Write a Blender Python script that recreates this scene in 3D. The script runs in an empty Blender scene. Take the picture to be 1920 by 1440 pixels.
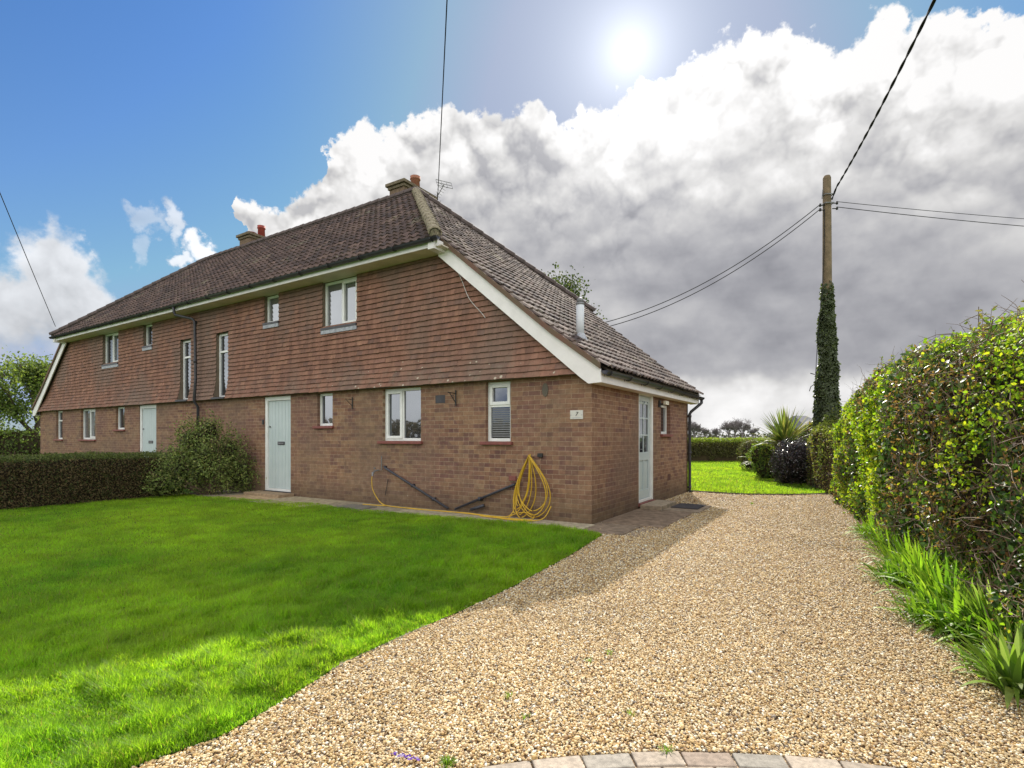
import bpy, bmesh, math, random
import numpy as np
from mathutils import Vector, Matrix, noise as mnoise

R = math.radians
rng = np.random.default_rng(7)
random.seed(7)
scene = bpy.context.scene
col = scene.collection

# ------------------------------------------------------------------ camera
CH = 1.35                      # camera height (m)
FPX = 997.0                    # focal length in pixels of the 1920 px photograph
cam_d = bpy.data.cameras.new('camera')
cam = bpy.data.objects.new('camera', cam_d)
col.objects.link(cam)
cam.location = (0, 0, CH)
cam.rotation_euler = (R(90), 0, 0)
cam_d.sensor_width = 36
cam_d.lens = 36 * FPX / 1920
cam_d.shift_y = 100 / 1920
cam_d.clip_start = 0.05
cam_d.clip_end = 5000
scene.camera = cam

# ------------------------------------------------------------------ exposure, sun
scene.view_settings.view_transform = 'Standard'
scene.view_settings.look = 'None'
scene.view_settings.exposure = 0.62
scene.view_settings.gamma = 1
SUN = Vector((0.2207, 1.0, 0.727)).normalized()
SUN_EL = math.asin(SUN.z)
SUN_AZ = math.atan2(SUN.x, SUN.y)
sl = bpy.data.lights.new('sun', 'SUN')
sl.energy = 5.0
sl.angle = R(0.55)
sl.color = (1.0, 0.93, 0.82)
so = bpy.data.objects.new('sun', sl)
so.rotation_euler = (-SUN).to_track_quat('-Z', 'Y').to_euler()
so.location = (5, 20, 30)
col.objects.link(so)

# ------------------------------------------------------------------ node helper
class NT:
    def __init__(s, tree): s.t = tree; s.n = tree.nodes; s.l = tree.links
    def node(s, typ, **kw):
        nd = s.n.new(typ)
        for k, v in kw.items(): setattr(nd, k, v)
        return nd
    def put(s, sock, v):
        if v is None: return
        if hasattr(v, 'links') and hasattr(v, 'is_output'): s.l.new(v, sock)
        else:
            if sock.type == 'RGBA' and len(v) == 3: v = (*v, 1)
            sock.default_value = v
    def m(s, op, a, b=None, c=None, clamp=False):
        nd = s.node('ShaderNodeMath', operation=op, use_clamp=clamp)
        for i, v in enumerate((a, b, c)): s.put(nd.inputs[i], v)
        return nd.outputs[0]
    def v(s, op, a, b=None, scale=None):
        nd = s.node('ShaderNodeVectorMath', operation=op)
        s.put(nd.inputs[0], a)
        if b is not None: s.put(nd.inputs[1], b)
        if scale is not None: s.put(nd.inputs[3], scale)
        return nd.outputs['Value'] if op in ('DOT_PRODUCT', 'LENGTH') else nd.outputs[0]
    def noise(s, vec, scale, detail=4, rough=0.55, out='Fac', dist=0, dim='3D'):
        nd = s.node('ShaderNodeTexNoise', noise_dimensions=dim)
        if vec is not None: s.l.new(vec, nd.inputs['Vector'])
        nd.inputs['Scale'].default_value = scale
        nd.inputs['Detail'].default_value = detail
        nd.inputs['Roughness'].default_value = rough
        nd.inputs['Distortion'].default_value = dist
        return nd.outputs[out]
    def voro(s, vec, scale, out='Distance', feature='F1'):
        nd = s.node('ShaderNodeTexVoronoi', feature=feature)
        if vec is not None: s.l.new(vec, nd.inputs['Vector'])
        nd.inputs['Scale'].default_value = scale
        return nd.outputs[out]
    def mix(s, f, a, b, mode='MIX'):
        nd = s.node('ShaderNodeMix', data_type='RGBA', blend_type=mode)
        s.put(nd.inputs[0], f); s.put(nd.inputs[6], a); s.put(nd.inputs[7], b)
        return nd.outputs[2]
    def ramp(s, f, pts):
        nd = s.node('ShaderNodeValToRGB'); s.l.new(f, nd.inputs[0])
        cr = nd.color_ramp
        while len(cr.elements) < len(pts): cr.elements.new(0.5)
        for e, (p, c) in zip(cr.elements, pts):
            e.position = p; e.color = (c, c, c, 1) if not hasattr(c, '__len__') else (*c, 1)
        return nd.outputs[0]
    def smooth(s, x, a, b, lo=0.0, hi=1.0):
        nd = s.node('ShaderNodeMapRange', interpolation_type='SMOOTHSTEP')
        s.put(nd.inputs[0], x)
        for i, q in ((1, a), (2, b), (3, lo), (4, hi)): s.put(nd.inputs[i], q)
        return nd.outputs[0]
    def curve(s, x, pts):
        nd = s.node('ShaderNodeFloatCurve')
        cv = nd.mapping.curves[0]
        cv.points[0].location = pts[0]; cv.points[1].location = pts[-1]
        for p in pts[1:-1]: cv.points.new(*p)
        for p in cv.points: p.handle_type = 'AUTO'
        nd.mapping.update()
        s.put(nd.inputs['Value'], x)
        return nd.outputs[0]

# ------------------------------------------------------------------ world: Nishita sky + clouds by direction
world = bpy.data.worlds.new('World'); scene.world = world
world.use_nodes = True
W = NT(world.node_tree)
W.n.clear()
sky = W.node('ShaderNodeTexSky', sky_type='NISHITA')
sky.sun_disc = False
sky.sun_elevation = SUN_EL
sky.sun_rotation = SUN_AZ
sky.air_density = 1.0; sky.dust_density = 0.6; sky.ozone_density = 2.2
d = W.v('NORMALIZE', W.node('ShaderNodeTexCoord').outputs['Generated'])
sep = W.node('ShaderNodeSeparateXYZ'); W.l.new(d, sep.inputs[0])
az = W.m('MULTIPLY', W.m('ARCTAN2', sep.outputs[0], sep.outputs[1]), 57.2958)
el = W.m('MULTIPLY', W.m('ARCSINE', sep.outputs[2]), 57.2958)
# warp the directions so that outlines billow
n_lo = W.noise(d, 6.5, 2, 0.5, 'Color')
n_mid = W.noise(d, 16, 3, 0.55, 'Color')
n_hi = W.noise(d, 42, 6, 0.62, 'Color')
def off(c, amp, i):
    sp = W.node('ShaderNodeSeparateColor'); W.l.new(c, sp.inputs[0])
    return W.m('MULTIPLY', W.m('SUBTRACT', sp.outputs[i], 0.5), amp)
azw = W.m('ADD', W.m('ADD', az, off(n_lo, 4.0, 0)), W.m('ADD', off(n_mid, 5.0, 0), off(n_hi, 3.2, 0)))
elw = W.m('ADD', W.m('ADD', el, off(n_lo, 3.0, 1)), W.m('ADD', off(n_mid, 5.0, 1), off(n_hi, 3.6, 1)))
def pix(px, py):
    k = (px - 960) / FPX; t = (820 - py) / FPX
    a = math.atan(k); return math.degrees(a), math.degrees(math.atan(t * math.cos(a)))
def edge_curve(pts, azs):
    P = []
    for px, py in pts:
        a, e = pix(px, py); P.append(((a + 60) / 120, (e + 10) / 80))
    P = [(0.0, P[0][1])] + P + [(1.0, P[-1][1])]
    t = W.m('DIVIDE', W.m('ADD', azs, 60.0), 120.0, clamp=True)
    return W.m('SUBTRACT', W.m('MULTIPLY', W.curve(t, P), 80.0), 10.0)
e1 = edge_curve([(380, 940), (445, 700), (458, 360), (520, 372), (590, 335), (625, 275), (700, 225), (770, 218), (850, 205), (930, 195),
                 (1000, 182), (1060, 215), (1110, 180), (1150, 205), (1200, 155), (1290, 118), (1350, 70), (1420, 45),
                 (1500, 55), (1580, 65), (1650, 30), (1720, 45), (1800, 20), (1900, 40)], azw)
e2 = edge_curve([(0, 470), (40, 440), (75, 425), (105, 405), (135, 450), (170, 500), (210, 545), (240, 600), (270, 900)], azw)
e2b = edge_curve([(0, 640), (100, 650), (200, 640), (270, 560)], azw)
d1 = W.m('SUBTRACT', e1, elw)            # degrees below the bank's outline
d2 = W.m('SUBTRACT', e2, elw)
mask1 = W.smooth(d1, 0.0, 0.7)
mask2 = W.m('MULTIPLY', W.smooth(d2, -0.4, 2.2), W.smooth(W.m('SUBTRACT', elw, e2b), -2.5, 1.2))
# small wisps right of the left cloud
def blob(px, py, rx, ry, k):
    a, e = pix(px, py)
    da = W.m('DIVIDE', W.m('SUBTRACT', azw, a), rx); de = W.m('DIVIDE', W.m('SUBTRACT', elw, e), ry)
    r2 = W.m('ADD', W.m('MULTIPLY', da, da), W.m('MULTIPLY', de, de))
    return W.m('MULTIPLY', W.smooth(r2, 1.2, 0.1), k)
wisps = blob(325, 430, 1.1, 2.2, 0.75)
for b in ((275, 430, 1.3, 1.4, 0.45), (262, 485, 0.9, 1.3, 0.35), (385, 475, 1.6, 1.0, 1.0), (352, 497, 1.2, 0.8, 0.9)):
    wisps = W.m('MAXIMUM', wisps, blob(*b))
# behind the camera, unseen: front-lit broken cloud, brightened to fill the shaded facade
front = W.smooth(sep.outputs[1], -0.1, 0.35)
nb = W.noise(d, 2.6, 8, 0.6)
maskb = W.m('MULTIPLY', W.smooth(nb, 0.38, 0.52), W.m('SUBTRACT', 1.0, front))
bank = W.m('MULTIPLY', mask1, front)
leftc = W.m('MULTIPLY', W.m('MAXIMUM', mask2, wisps), front)
# shading of the bank
squash = W.v('MULTIPLY', d, (1.0, 1.0, 1.7))
def puffs(vec):                          # rounded cauliflower heads from three sizes of smooth cells
    wv = W.v('ADD', vec, W.v('SCALE', W.v('SUBTRACT', W.noise(vec, 11, 4, 0.6, 'Color'), (0.5, 0.5, 0.5)), scale=0.10))
    tot = None
    for sc_, am in ((8.0, 0.5), (19.0, 0.34)):
        nd = W.node('ShaderNodeTexVoronoi', feature='F1'); W.l.new(wv, nd.inputs['Vector'])
        nd.inputs['Scale'].default_value = sc_
        q_ = W.m('MULTIPLY', W.m('SUBTRACT', 1.0, nd.outputs['Distance']), am)
        tot = q_ if tot is None else W.m('ADD', tot, q_)
    return tot
puff0 = puffs(d); puff1 = puffs(W.v('ADD', d, (0.002, 0.0, 0.016)))
emb = W.m('ADD', W.m('MULTIPLY', W.m('SUBTRACT', puff0, puff1), 2.2), W.m('MULTIPLY', W.m('SUBTRACT', puff0, 0.42), 0.8))
emb = W.m('MULTIPLY', emb, W.smooth(W.m('ADD', d1, off(n_lo, 10.0, 0)), 19.0, 3.0, 0.22, 1.0))
g0 = W.noise(W.v('MULTIPLY', d, (1.0, 1.0, 2.6)), 4.2, 7, 0.5, dist=0.1)
emb2 = W.m('MULTIPLY', W.m('SUBTRACT', g0, 0.5), 1.3)
deep = W.curve(W.m('DIVIDE', W.m('ADD', d1, off(n_lo, 9.0, 2)), 45.0, clamp=True),
               [(0, 0.92), (0.05, 0.84), (0.11, 0.70), (0.2, 0.57), (0.31, 0.49), (0.58, 0.395), (0.8, 0.32), (1, 0.31)])
# brighter to the right and high up, bright strip over the horizon
rt = W.m('MULTIPLY', W.smooth(az, 8, 34), W.smooth(el, 15, 27))
deep = W.m('ADD', deep, W.m('MULTIPLY', rt, 0.20))
strip = W.m('MULTIPLY', W.smooth(W.m('ADD', el, off(n_mid, 3.0, 2)), 6.8, 3.9), 0.42)
deep = W.m('ADD', deep, strip)
cvar = W.m('MULTIPLY', W.m('SUBTRACT', W.noise(squash, 3.0, 5, 0.5), 0.5), 1.2)
lum = W.m('ADD', deep, W.m('MULTIPLY', W.m('ADD', W.m('ADD', emb, emb2), cvar), W.m('ADD', W.m('MULTIPLY', deep, 0.85), 0.0)))
lum = W.m('MAXIMUM', lum, W.m('MULTIPLY', deep, 0.58))
lum = W.m('MINIMUM', lum, 0.92)
ccol = W.mix(W.smooth(lum, 0.15, 0.7), (0.93, 0.94, 1.06), (1.0, 0.99, 0.985))
cloud1 = W.v('SCALE', ccol, scale=W.m('MULTIPLY', lum, 10.0 * 0.70))
lum2 = W.m('ADD', W.m('ADD', W.smooth(d2, 0, 10, 0.76, 0.56), W.m('MULTIPLY', emb, 0.3)), W.m('MULTIPLY', wisps, 0.2))
cloud2 = W.v('SCALE', (0.97, 0.99, 1.03), scale=W.m('MULTIPLY', lum2, 10.0 * 0.72))
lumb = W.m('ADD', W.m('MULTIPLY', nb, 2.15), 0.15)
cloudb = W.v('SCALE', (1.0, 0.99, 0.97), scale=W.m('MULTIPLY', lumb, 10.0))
# clear sky
tint = W.mix(W.smooth(el, 2, 40), (0.92, 1.12, 1.22), (0.58, 0.98, 1.42))
clear = W.mix(1.0, sky.outputs[0], tint, 'MULTIPLY')
clear = W.v('MINIMUM', W.v('SCALE', clear, scale=0.66), (2.6, 3.2, 4.6))
# veil and glare of the sun
cosS = W.v('DOT_PRODUCT', d, tuple(SUN))
ang = W.m('MULTIPLY', W.m('ARCCOSINE', W.m('MINIMUM', cosS, 1.0)), 57.2958)
clear = W.mix(W.m('MULTIPLY', W.smooth(ang, 34, 4), 0.6), clear, (2.1, 2.45, 3.3))
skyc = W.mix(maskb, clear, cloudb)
skyc = W.mix(W.m('MULTIPLY', leftc, 0.95), skyc, cloud2)
skyc = W.mix(bank, skyc, cloud1)
g = W.m('ADD', W.m('MULTIPLY', W.m('POWER', 2.718, W.m('MULTIPLY', W.m('POWER', W.m('DIVIDE', ang, 2.6), 2.0), -1.0)), 0.8),
        W.m('MULTIPLY', W.m('POWER', 2.718, W.m('DIVIDE', ang, -5.0)), 4.7))
glow = W.v('SCALE', (1.0, 1.0, 1.0), scale=g)
skyc = W.v('ADD', skyc, glow)
bg = W.node('ShaderNodeBackground'); bg.inputs['Strength'].default_value = 0.1
W.l.new(skyc, bg.inputs['Color'])
wo = W.node('ShaderNodeOutputWorld'); W.l.new(bg.outputs[0], wo.inputs[0])

# ------------------------------------------------------------------ geometry helpers
def G(px, py, z=0.0):
    """a point on the ground (height z) as surveyed from the photograph"""
    Y = FPX * (CH - z) / (py - 820)
    return ((px - 960) / FPX * Y, Y)
def D(px, py, Y):
    return Vector(((px - 960) / FPX * Y, Y, CH + (820 - py) / FPX * Y))

class MB:
    def __init__(s): s.v = []; s.f = []; s.c = []
    def add(s, vs, fs, c=None):
        o = len(s.v); s.v += [tuple(p) for p in vs]
        s.f += [tuple(i + o for i in f) for f in fs]
        s.c += [c or (1, 1, 1)] * len(vs)
    def box(s, x0, x1, y0, y1, z0, z1, c=None):
        s.add([(x0, y0, z0), (x1, y0, z0), (x1, y1, z0), (x0, y1, z0), (x0, y0, z1), (x1, y0, z1), (x1, y1, z1), (x0, y1, z1)],
              [(0, 3, 2, 1), (4, 5, 6, 7), (0, 1, 5, 4), (1, 2, 6, 5), (2, 3, 7, 6), (3, 0, 4, 7)], c)
    def quad(s, a, b, c_, d_, c=None): s.add([a, b, c_, d_], [(0, 1, 2, 3)], c)
    def prism(s, pts, n, th, c=None):
        """polygon extruded by th along n"""
        n = Vector(n) * th; k = len(pts)
        P = [Vector(p) for p in pts]; Q = [p + n for p in P]
        s.add(P + Q, [tuple(range(k))[::-1], tuple(range(k, 2 * k))] + [(i, (i + 1) % k, (i + 1) % k + k, i + k) for i in range(k)], c)
    def tube(s, pts, r, n=8, c=None, cap=True):
        P = [Vector(p) for p in pts]; m = len(P)
        rs = r if hasattr(r, '__len__') else [r] * m
        vs = []; up = None
        for i in range(m):
            t = (P[min(i + 1, m - 1)] - P[max(i - 1, 0)])
            if t.length < 1e-9: t = Vector((0, 0, 1))
            t.normalize()
            if up is None:
                up = Vector((0, 0, 1)) if abs(t.z) < .9 else Vector((1, 0, 0))
                up = (up - t * up.dot(t)).normalized()
            else:
                up = up - t * up.dot(t)
                up = up.normalized() if up.length > 1e-6 else t.orthogonal().normalized()
            w = t.cross(up)
            for j in range(n):
                a = 2 * math.pi * j / n
                vs.append(P[i] + (up * math.cos(a) + w * math.sin(a)) * rs[i])
        fs = [(i * n + j, i * n + (j + 1) % n, (i + 1) * n + (j + 1) % n, (i + 1) * n + j) for i in range(m - 1) for j in range(n)]
        if cap: fs += [tuple(range(n))[::-1], tuple(range((m - 1) * n, m * n))]
        s.add(vs, fs, c)
    def build(s, name, mat, parent=None, smooth=False, bevel=0, loc=None):
        me = bpy.data.meshes.new(name)
        me.from_pydata(s.v, [], s.f)
        if s.c:
            at = me.color_attributes.new('Col', 'FLOAT_COLOR', 'POINT')
            a = np.ones((len(s.v), 4), np.float32); a[:, :3] = np.array(s.c, np.float32)
            at.data.foreach_set('color', a.ravel())
        if smooth: me.polygons.foreach_set('use_smooth', [True] * len(me.polygons))
        me.materials.append(mat); me.update()
        o = bpy.data.objects.new(name, me); col.objects.link(o)
        if parent: o.parent = parent
        if loc: o.location = loc
        if bevel:
            b = o.modifiers.new('bevel', 'BEVEL'); b.width = bevel; b.segments = 2; b.limit_method = 'ANGLE'
        return o

def tag(o, label=None, cat=None, group=None, kind=None):
    for k, v in (('label', label), ('category', cat), ('group', group), ('kind', kind)):
        if v: o[k] = v
    return o
def empty(name, loc=(0, 0, 0), rz=0):
    o = bpy.data.objects.new(name, None); col.objects.link(o)
    o.location = loc; o.rotation_euler = (0, 0, rz); return o

def np_mesh(name, V, F, C, mat, parent=None, smooth=False):
    """V (n,3), F (m,k) constant k, C (n,3)"""
    me = bpy.data.meshes.new(name)
    n, m, k = len(V), len(F), F.shape[1]
    me.vertices.add(n); me.vertices.foreach_set('co', V.astype(np.float32).ravel())
    me.loops.add(m * k); me.loops.foreach_set('vertex_index', F.astype(np.int32).ravel())
    me.polygons.add(m)
    me.polygons.foreach_set('loop_start', np.arange(0, m * k, k, dtype=np.int32))
    me.polygons.foreach_set('loop_total', np.full(m, k, np.int32))
    if smooth: me.polygons.foreach_set('use_smooth', np.ones(m, bool))
    at = me.color_attributes.new('Col', 'FLOAT_COLOR', 'POINT')
    a = np.ones((n, 4), np.float32); a[:, :3] = C
    at.data.foreach_set('color', a.ravel())
    me.materials.append(mat); me.update(calc_edges=True)
    o = bpy.data.objects.new(name, me); col.objects.link(o)
    if parent: o.parent = parent
    return o

def scatter(name, TV, TF, pos, X, Y, Z, C, mat, parent=None, smooth=False):
    """copies of template TV/TF in frames X,Y,Z (already scaled) at pos, merged in one mesh"""
    n, t = len(pos), len(TV)
    V = pos[:, None, :] + TV[None, :, 0:1] * X[:, None, :] + TV[None, :, 1:2] * Y[:, None, :] + TV[None, :, 2:3] * Z[:, None, :]
    F = TF[None, :, :] + (np.arange(n) * t)[:, None, None]
    CC = np.repeat(C, t, axis=0)
    return np_mesh(name, V.reshape(-1, 3), F.reshape(-1, TF.shape[1]), CC, mat, parent, smooth)

def norm(a): return a / np.maximum(np.linalg.norm(a, axis=1, keepdims=True), 1e-9)
def in_poly(P, poly):
    x, y = P[:, 0], P[:, 1]; ins = np.zeros(len(P), bool); k = len(poly)
    for i in range(k):
        x0, y0 = poly[i]; x1, y1 = poly[(i + 1) % k]
        c = ((y0 > y) != (y1 > y)) & (x < (x1 - x0) * (y - y0) / (y1 - y0 + 1e-12) + x0)
        ins ^= c
    return ins
def polar(n, r0, r1, a0, a1, cap_r):
    """random ground points around the viewing place; density even out to cap_r, then thinning with 1/r^2"""
    r = np.linspace(r0, r1, 4000); dens = r * np.minimum(1, (cap_r / r) ** 2)
    c = np.cumsum(dens); c /= c[-1]
    rr = np.interp(rng.random(n), c, r); aa = rng.uniform(R(a0), R(a1), n)
    return np.stack([rr * np.sin(aa), rr * np.cos(aa)], 1), rr
_g = rng.random((64, 64, 64))
def vnoise(P, s):
    """cheap smooth value noise 0..1 on (n,3)"""
    Q = P * s + 100.0; i = np.floor(Q).astype(int); f = Q - i; f = f * f * (3 - 2 * f); i &= 63; j = (i + 1) & 63
    g = _g
    def L(a, b, t): return a + (b - a) * t
    x0 = L(g[i[:, 0], i[:, 1], i[:, 2]], g[j[:, 0], i[:, 1], i[:, 2]], f[:, 0])
    x1 = L(g[i[:, 0], j[:, 1], i[:, 2]], g[j[:, 0], j[:, 1], i[:, 2]], f[:, 0])
    x2 = L(g[i[:, 0], i[:, 1], j[:, 2]], g[j[:, 0], i[:, 1], j[:, 2]], f[:, 0])
    x3 = L(g[i[:, 0], j[:, 1], j[:, 2]], g[j[:, 0], j[:, 1], j[:, 2]], f[:, 0])
    return L(L(x0, x1, f[:, 1]), L(x2, x3, f[:, 1]), f[:, 2])
def fbm(P, s, o=3):
    v = 0; a = 1; t = 0
    for _ in range(o): v = v + a * vnoise(P, s); t += a; a *= .5; s *= 2.1
    return v / t

# ------------------------------------------------------------------ materials
def new_mat(name):
    m = bpy.data.materials.new(name); m.use_nodes = True
    t = NT(m.node_tree); b = t.n['Principled BSDF']; return m, t, b
def simple(name, c, rough=0.6, c2=None, scale=8, bump=0.0, bscale=60, spec=0.4, metal=0):
    m, t, b = new_mat(name)
    oc = t.node('ShaderNodeTexCoord').outputs['Object']
    c2 = c2 or tuple(x * 0.8 for x in c)
    t.l.new(t.mix(t.smooth(t.noise(oc, scale, 5, 0.6), 0.3, 0.7), c, c2), b.inputs['Base Color'])
    b.inputs['Roughness'].default_value = rough; b.inputs['Metallic'].default_value = metal
    b.inputs['Specular IOR Level'].default_value = spec
    if bump:
        bp = t.node('ShaderNodeBump'); bp.inputs['Strength'].default_value = bump; bp.inputs['Distance'].default_value = 0.01
        t.l.new(t.noise(oc, bscale, 4, 0.6), bp.inputs['Height']); t.l.new(bp.outputs[0], b.inputs['Normal'])
    return m
def leafmat(name, rough=0.45, trans=0.45, spec=0.5, boost=1.6):
    """leaves and blades: colour from the mesh, light passes through"""
    m, t, b = new_mat(name)
    c = t.node('ShaderNodeVertexColor', layer_name='Col').outputs['Color']
    t.l.new(c, b.inputs['Base Color'])
    b.inputs['Roughness'].default_value = rough; b.inputs['Specular IOR Level'].default_value = spec
    tr = t.node('ShaderNodeBsdfTranslucent')
    t.l.new(t.mix(1.0, c, (boost, boost * 1.05, boost * 0.5), 'MULTIPLY'), tr.inputs[0])
    mx = t.node('ShaderNodeMixShader'); mx.inputs[0].default_value = trans
    t.l.new(b.outputs[0], mx.inputs[1]); t.l.new(tr.outputs[0], mx.inputs[2])
    t.l.new(mx.outputs[0], t.n['Material Output'].inputs[0]); return m
def vcol(name, rough=0.8, spec=0.3, var=0.25, vscale=40, bump=0.3, big=0.0):
    m, t, b = new_mat(name)
    oc = t.node('ShaderNodeTexCoord').outputs['Object']
    c = t.node('ShaderNodeVertexColor', layer_name='Col').outputs['Color']
    f = t.smooth(t.noise(oc, vscale, 5, 0.65), 0.3, 0.7, 1 - var, 1 + var)
    if big: f = t.m('MULTIPLY', f, t.smooth(t.noise(oc, 0.7, 3, 0.5), 0.3, 0.7, 1 - big, 1 + big))
    t.l.new(t.v('SCALE', c, scale=f), b.inputs['Base Color'])
    b.inputs['Roughness'].default_value = rough; b.inputs['Specular IOR Level'].default_value = spec
    if bump:
        bp = t.node('ShaderNodeBump'); bp.inputs['Strength'].default_value = bump; bp.inputs['Distance'].default_value = 0.004
        t.l.new(t.noise(oc, vscale * 2, 4, 0.6), bp.inputs['Height']); t.l.new(bp.outputs[0], b.inputs['Normal'])
    return m

def brick_mat(name, axis):
    m, t, b = new_mat(name)
    oc = t.node('ShaderNodeTexCoord').outputs['Object']
    s = t.node('ShaderNodeSeparateXYZ'); t.l.new(oc, s.inputs[0])
    cb = t.node('ShaderNodeCombineXYZ')
    u = s.outputs[axis]
    t.l.new(u, cb.inputs[0]); t.l.new(s.outputs[2], cb.inputs[1])
    wob = t.v('SCALE', t.v('SUBTRACT', t.noise(oc, 25, 2, 0.5, 'Color'), (0.5, 0.5, 0.5)), scale=0.006)
    vec = t.v('ADD', cb.outputs[0], wob)
    def br(off, c1, c2, mo, bias=0.0):
        n = t.node('ShaderNodeTexBrick'); n.offset = 0.5; n.squash = 1.0
        t.l.new(t.v('ADD', vec, off), n.inputs['Vector'])
        n.inputs['Scale'].default_value = 1.0; n.inputs['Brick Width'].default_value = 0.225
        n.inputs['Row Height'].default_value = 0.0755; n.inputs['Mortar Size'].default_value = 0.0038
        n.inputs['Mortar Smooth'].default_value = 0.4; n.inputs['Bias'].default_value = bias
        n.inputs['Color1'].default_value = (*c1, 1); n.inputs['Color2'].default_value = (*c2, 1); n.inputs['Mortar'].default_value = (*mo, 1)
        return n
    b1 = br((0, 0, 0), (0.285, 0.168, 0.100), (0.205, 0.105, 0.072), (0.42, 0.32, 0.22))
    # per-brick random from the white noise of the cell index
    row = t.m('FLOOR', t.m('DIVIDE', s.outputs[2], 0.0755))
    par = t.m('MULTIPLY', t.m('FLOORED_MODULO', row, 2.0), 0.5)
    colm = t.m('FLOOR', t.m('ADD', t.m('DIVIDE', u, 0.225), par))
    ci = t.node('ShaderNodeCombineXYZ'); t.l.new(row, ci.inputs[0]); t.l.new(colm, ci.inputs[1])
    wn = t.node('ShaderNodeTexWhiteNoise', noise_dimensions='3D'); t.l.new(ci.outputs[0], wn.inputs['Vector'])
    pick = wn.outputs['Value']
    base = b1.outputs['Color']
    dark = t.mix(0.55, base, (0.105, 0.05, 0.055))
    notm = t.m('SUBTRACT', 1.0, b1.outputs['Fac'])
    zone = t.smooth(t.noise(oc, 0.9, 3, 0.6), 0.35, 0.7, 0.92, 0.64)
    base = t.mix(t.m('MULTIPLY', t.m('GREATER_THAN', pick, zone), notm), base, dark)
    lite = t.m('MULTIPLY', t.m('LESS_THAN', pick, 0.12), notm)
    base = t.mix(t.m('MULTIPLY', lite, 0.4), base, (0.30, 0.20, 0.13))
    base = t.mix(t.m('MULTIPLY', t.smooth(t.noise(oc, 0.8, 3, 0.55), 0.45, 0.62, 0, 0.5), notm), base, (0.19, 0.098, 0.082))
    # weathering: greener / greyer low down and in patches
    n1 = t.noise(oc, 0.55, 4, 0.6); n2 = t.noise(oc, 9, 5, 0.7)
    base = t.mix(t.smooth(n1, 0.42, 0.66, 0, 0.5), base, (0.195, 0.138, 0.092))
    low = t.m('MULTIPLY', t.smooth(t.m('ADD', s.outputs[2], t.m('MULTIPLY', n1, 0.7)), 0.95, 0.3), 0.6)
    base = t.mix(low, base, (0.085, 0.070, 0.042))
    base = t.v('SCALE', base, scale=t.smooth(n2, 0.25, 0.75, 0.74, 1.22))
    spots = t.m('MULTIPLY', t.m('LESS_THAN', t.voro(oc, 3.1), 0.035), t.smooth(n2, 0.5, 0.55))
    base = t.mix(spots, base, (0.5, 0.46, 0.36))
    t.l.new(base, b.inputs['Base Color'])
    b.inputs['Roughness'].default_value = 0.9; b.inputs['Specular IOR Level'].default_value = 0.2
    hgt = t.m('ADD', t.m('MULTIPLY', notm, 1.0), t.m('MULTIPLY', t.noise(oc, 90, 4, 0.7), 0.5))
    bp = t.node('ShaderNodeBump'); bp.inputs['Strength'].default_value = 0.7; bp.inputs['Distance'].default_value = 0.006
    t.l.new(hgt, bp.inputs['Height']); t.l.new(bp.outputs[0], b.inputs['Normal'])
    return m

M = {}
M['brick_f'] = brick_mat('brick_front', 0); M['brick_s'] = brick_mat('brick_side', 1)
M['white'] = simple('white_upvc', (0.78, 0.78, 0.76), 0.35, (0.70, 0.70, 0.67), 6)
M['cream'] = simple('cream_paint', (0.72, 0.69, 0.58), 0.5, (0.58, 0.55, 0.42), 5, 0.1)
M['fascia'] = simple('white_paint', (0.80, 0.765, 0.75), 0.45, (0.72, 0.69, 0.67), 4)
M['soffit'] = simple('soffit_board', (0.70, 0.62, 0.52), 0.6, (0.58, 0.51, 0.42), 3)
M['door'] = simple('pale_green_paint', (0.50, 0.565, 0.565), 0.4, (0.46, 0.53, 0.53), 5)
M['black'] = simple('black_plastic', (0.025, 0.024, 0.028), 0.4, (0.045, 0.043, 0.05), 10)
M['pipe'] = simple('waste_pipe_plastic', (0.03, 0.03, 0.045), 0.35, (0.05, 0.05, 0.06), 12)
M['lead'] = simple('lead_grey', (0.42, 0.43, 0.46), 0.6, (0.24, 0.25, 0.28), 14, 0.2)
M['reveal'] = simple('brown_reveal', (0.17, 0.13, 0.09), 0.85, (0.13, 0.10, 0.07), 5, 0.2)
M['redtile'] = simple('red_quarry_tile', (0.24, 0.075, 0.06), 0.6, (0.17, 0.055, 0.048), 18, 0.2)
M['concrete'] = simple('concrete', (0.33, 0.285, 0.215), 0.9, (0.22, 0.185, 0.135), 3, 0.5, 70)
M['mortar'] = simple('verge_mortar', (0.125, 0.10, 0.065), 0.95, (0.16, 0.085, 0.062), 4, 0.8, 40)
M['terracotta'] = simple('terracotta', (0.36, 0.15, 0.09), 0.8, (0.25, 0.11, 0.07), 8, 0.3)
M['redpot'] = simple('red_clay', (0.36, 0.06, 0.045), 0.7, (0.24, 0.05, 0.04), 8, 0.3)
M['hipstone'] = simple('lichen_hip_tile', (0.40, 0.345, 0.245), 0.95, (0.13, 0.105, 0.075), 22, 0.8, 60)
M['metal'] = simple('grey_metal', (0.24, 0.24, 0.25), 0.65, (0.16, 0.16, 0.16), 9, metal=0.3)
M['galv'] = simple('pale_flue_metal', (0.60, 0.62, 0.64), 0.6, (0.50, 0.52, 0.54), 3, spec=0.2)
M['hose'] = simple('yellow_hose', (0.62, 0.40, 0.03), 0.4, (0.50, 0.30, 0.02), 14)
M['paper'] = simple('white_plate', (0.62, 0.60, 0.55), 0.5, (0.55, 0.53, 0.48), 9)
M['ink'] = simple('black_ink', (0.03, 0.03, 0.03), 0.6)
M['rubber'] = simple('door_mat_rubber', (0.035, 0.032, 0.036), 0.9, (0.06, 0.05, 0.05), 30, 0.6)
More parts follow.
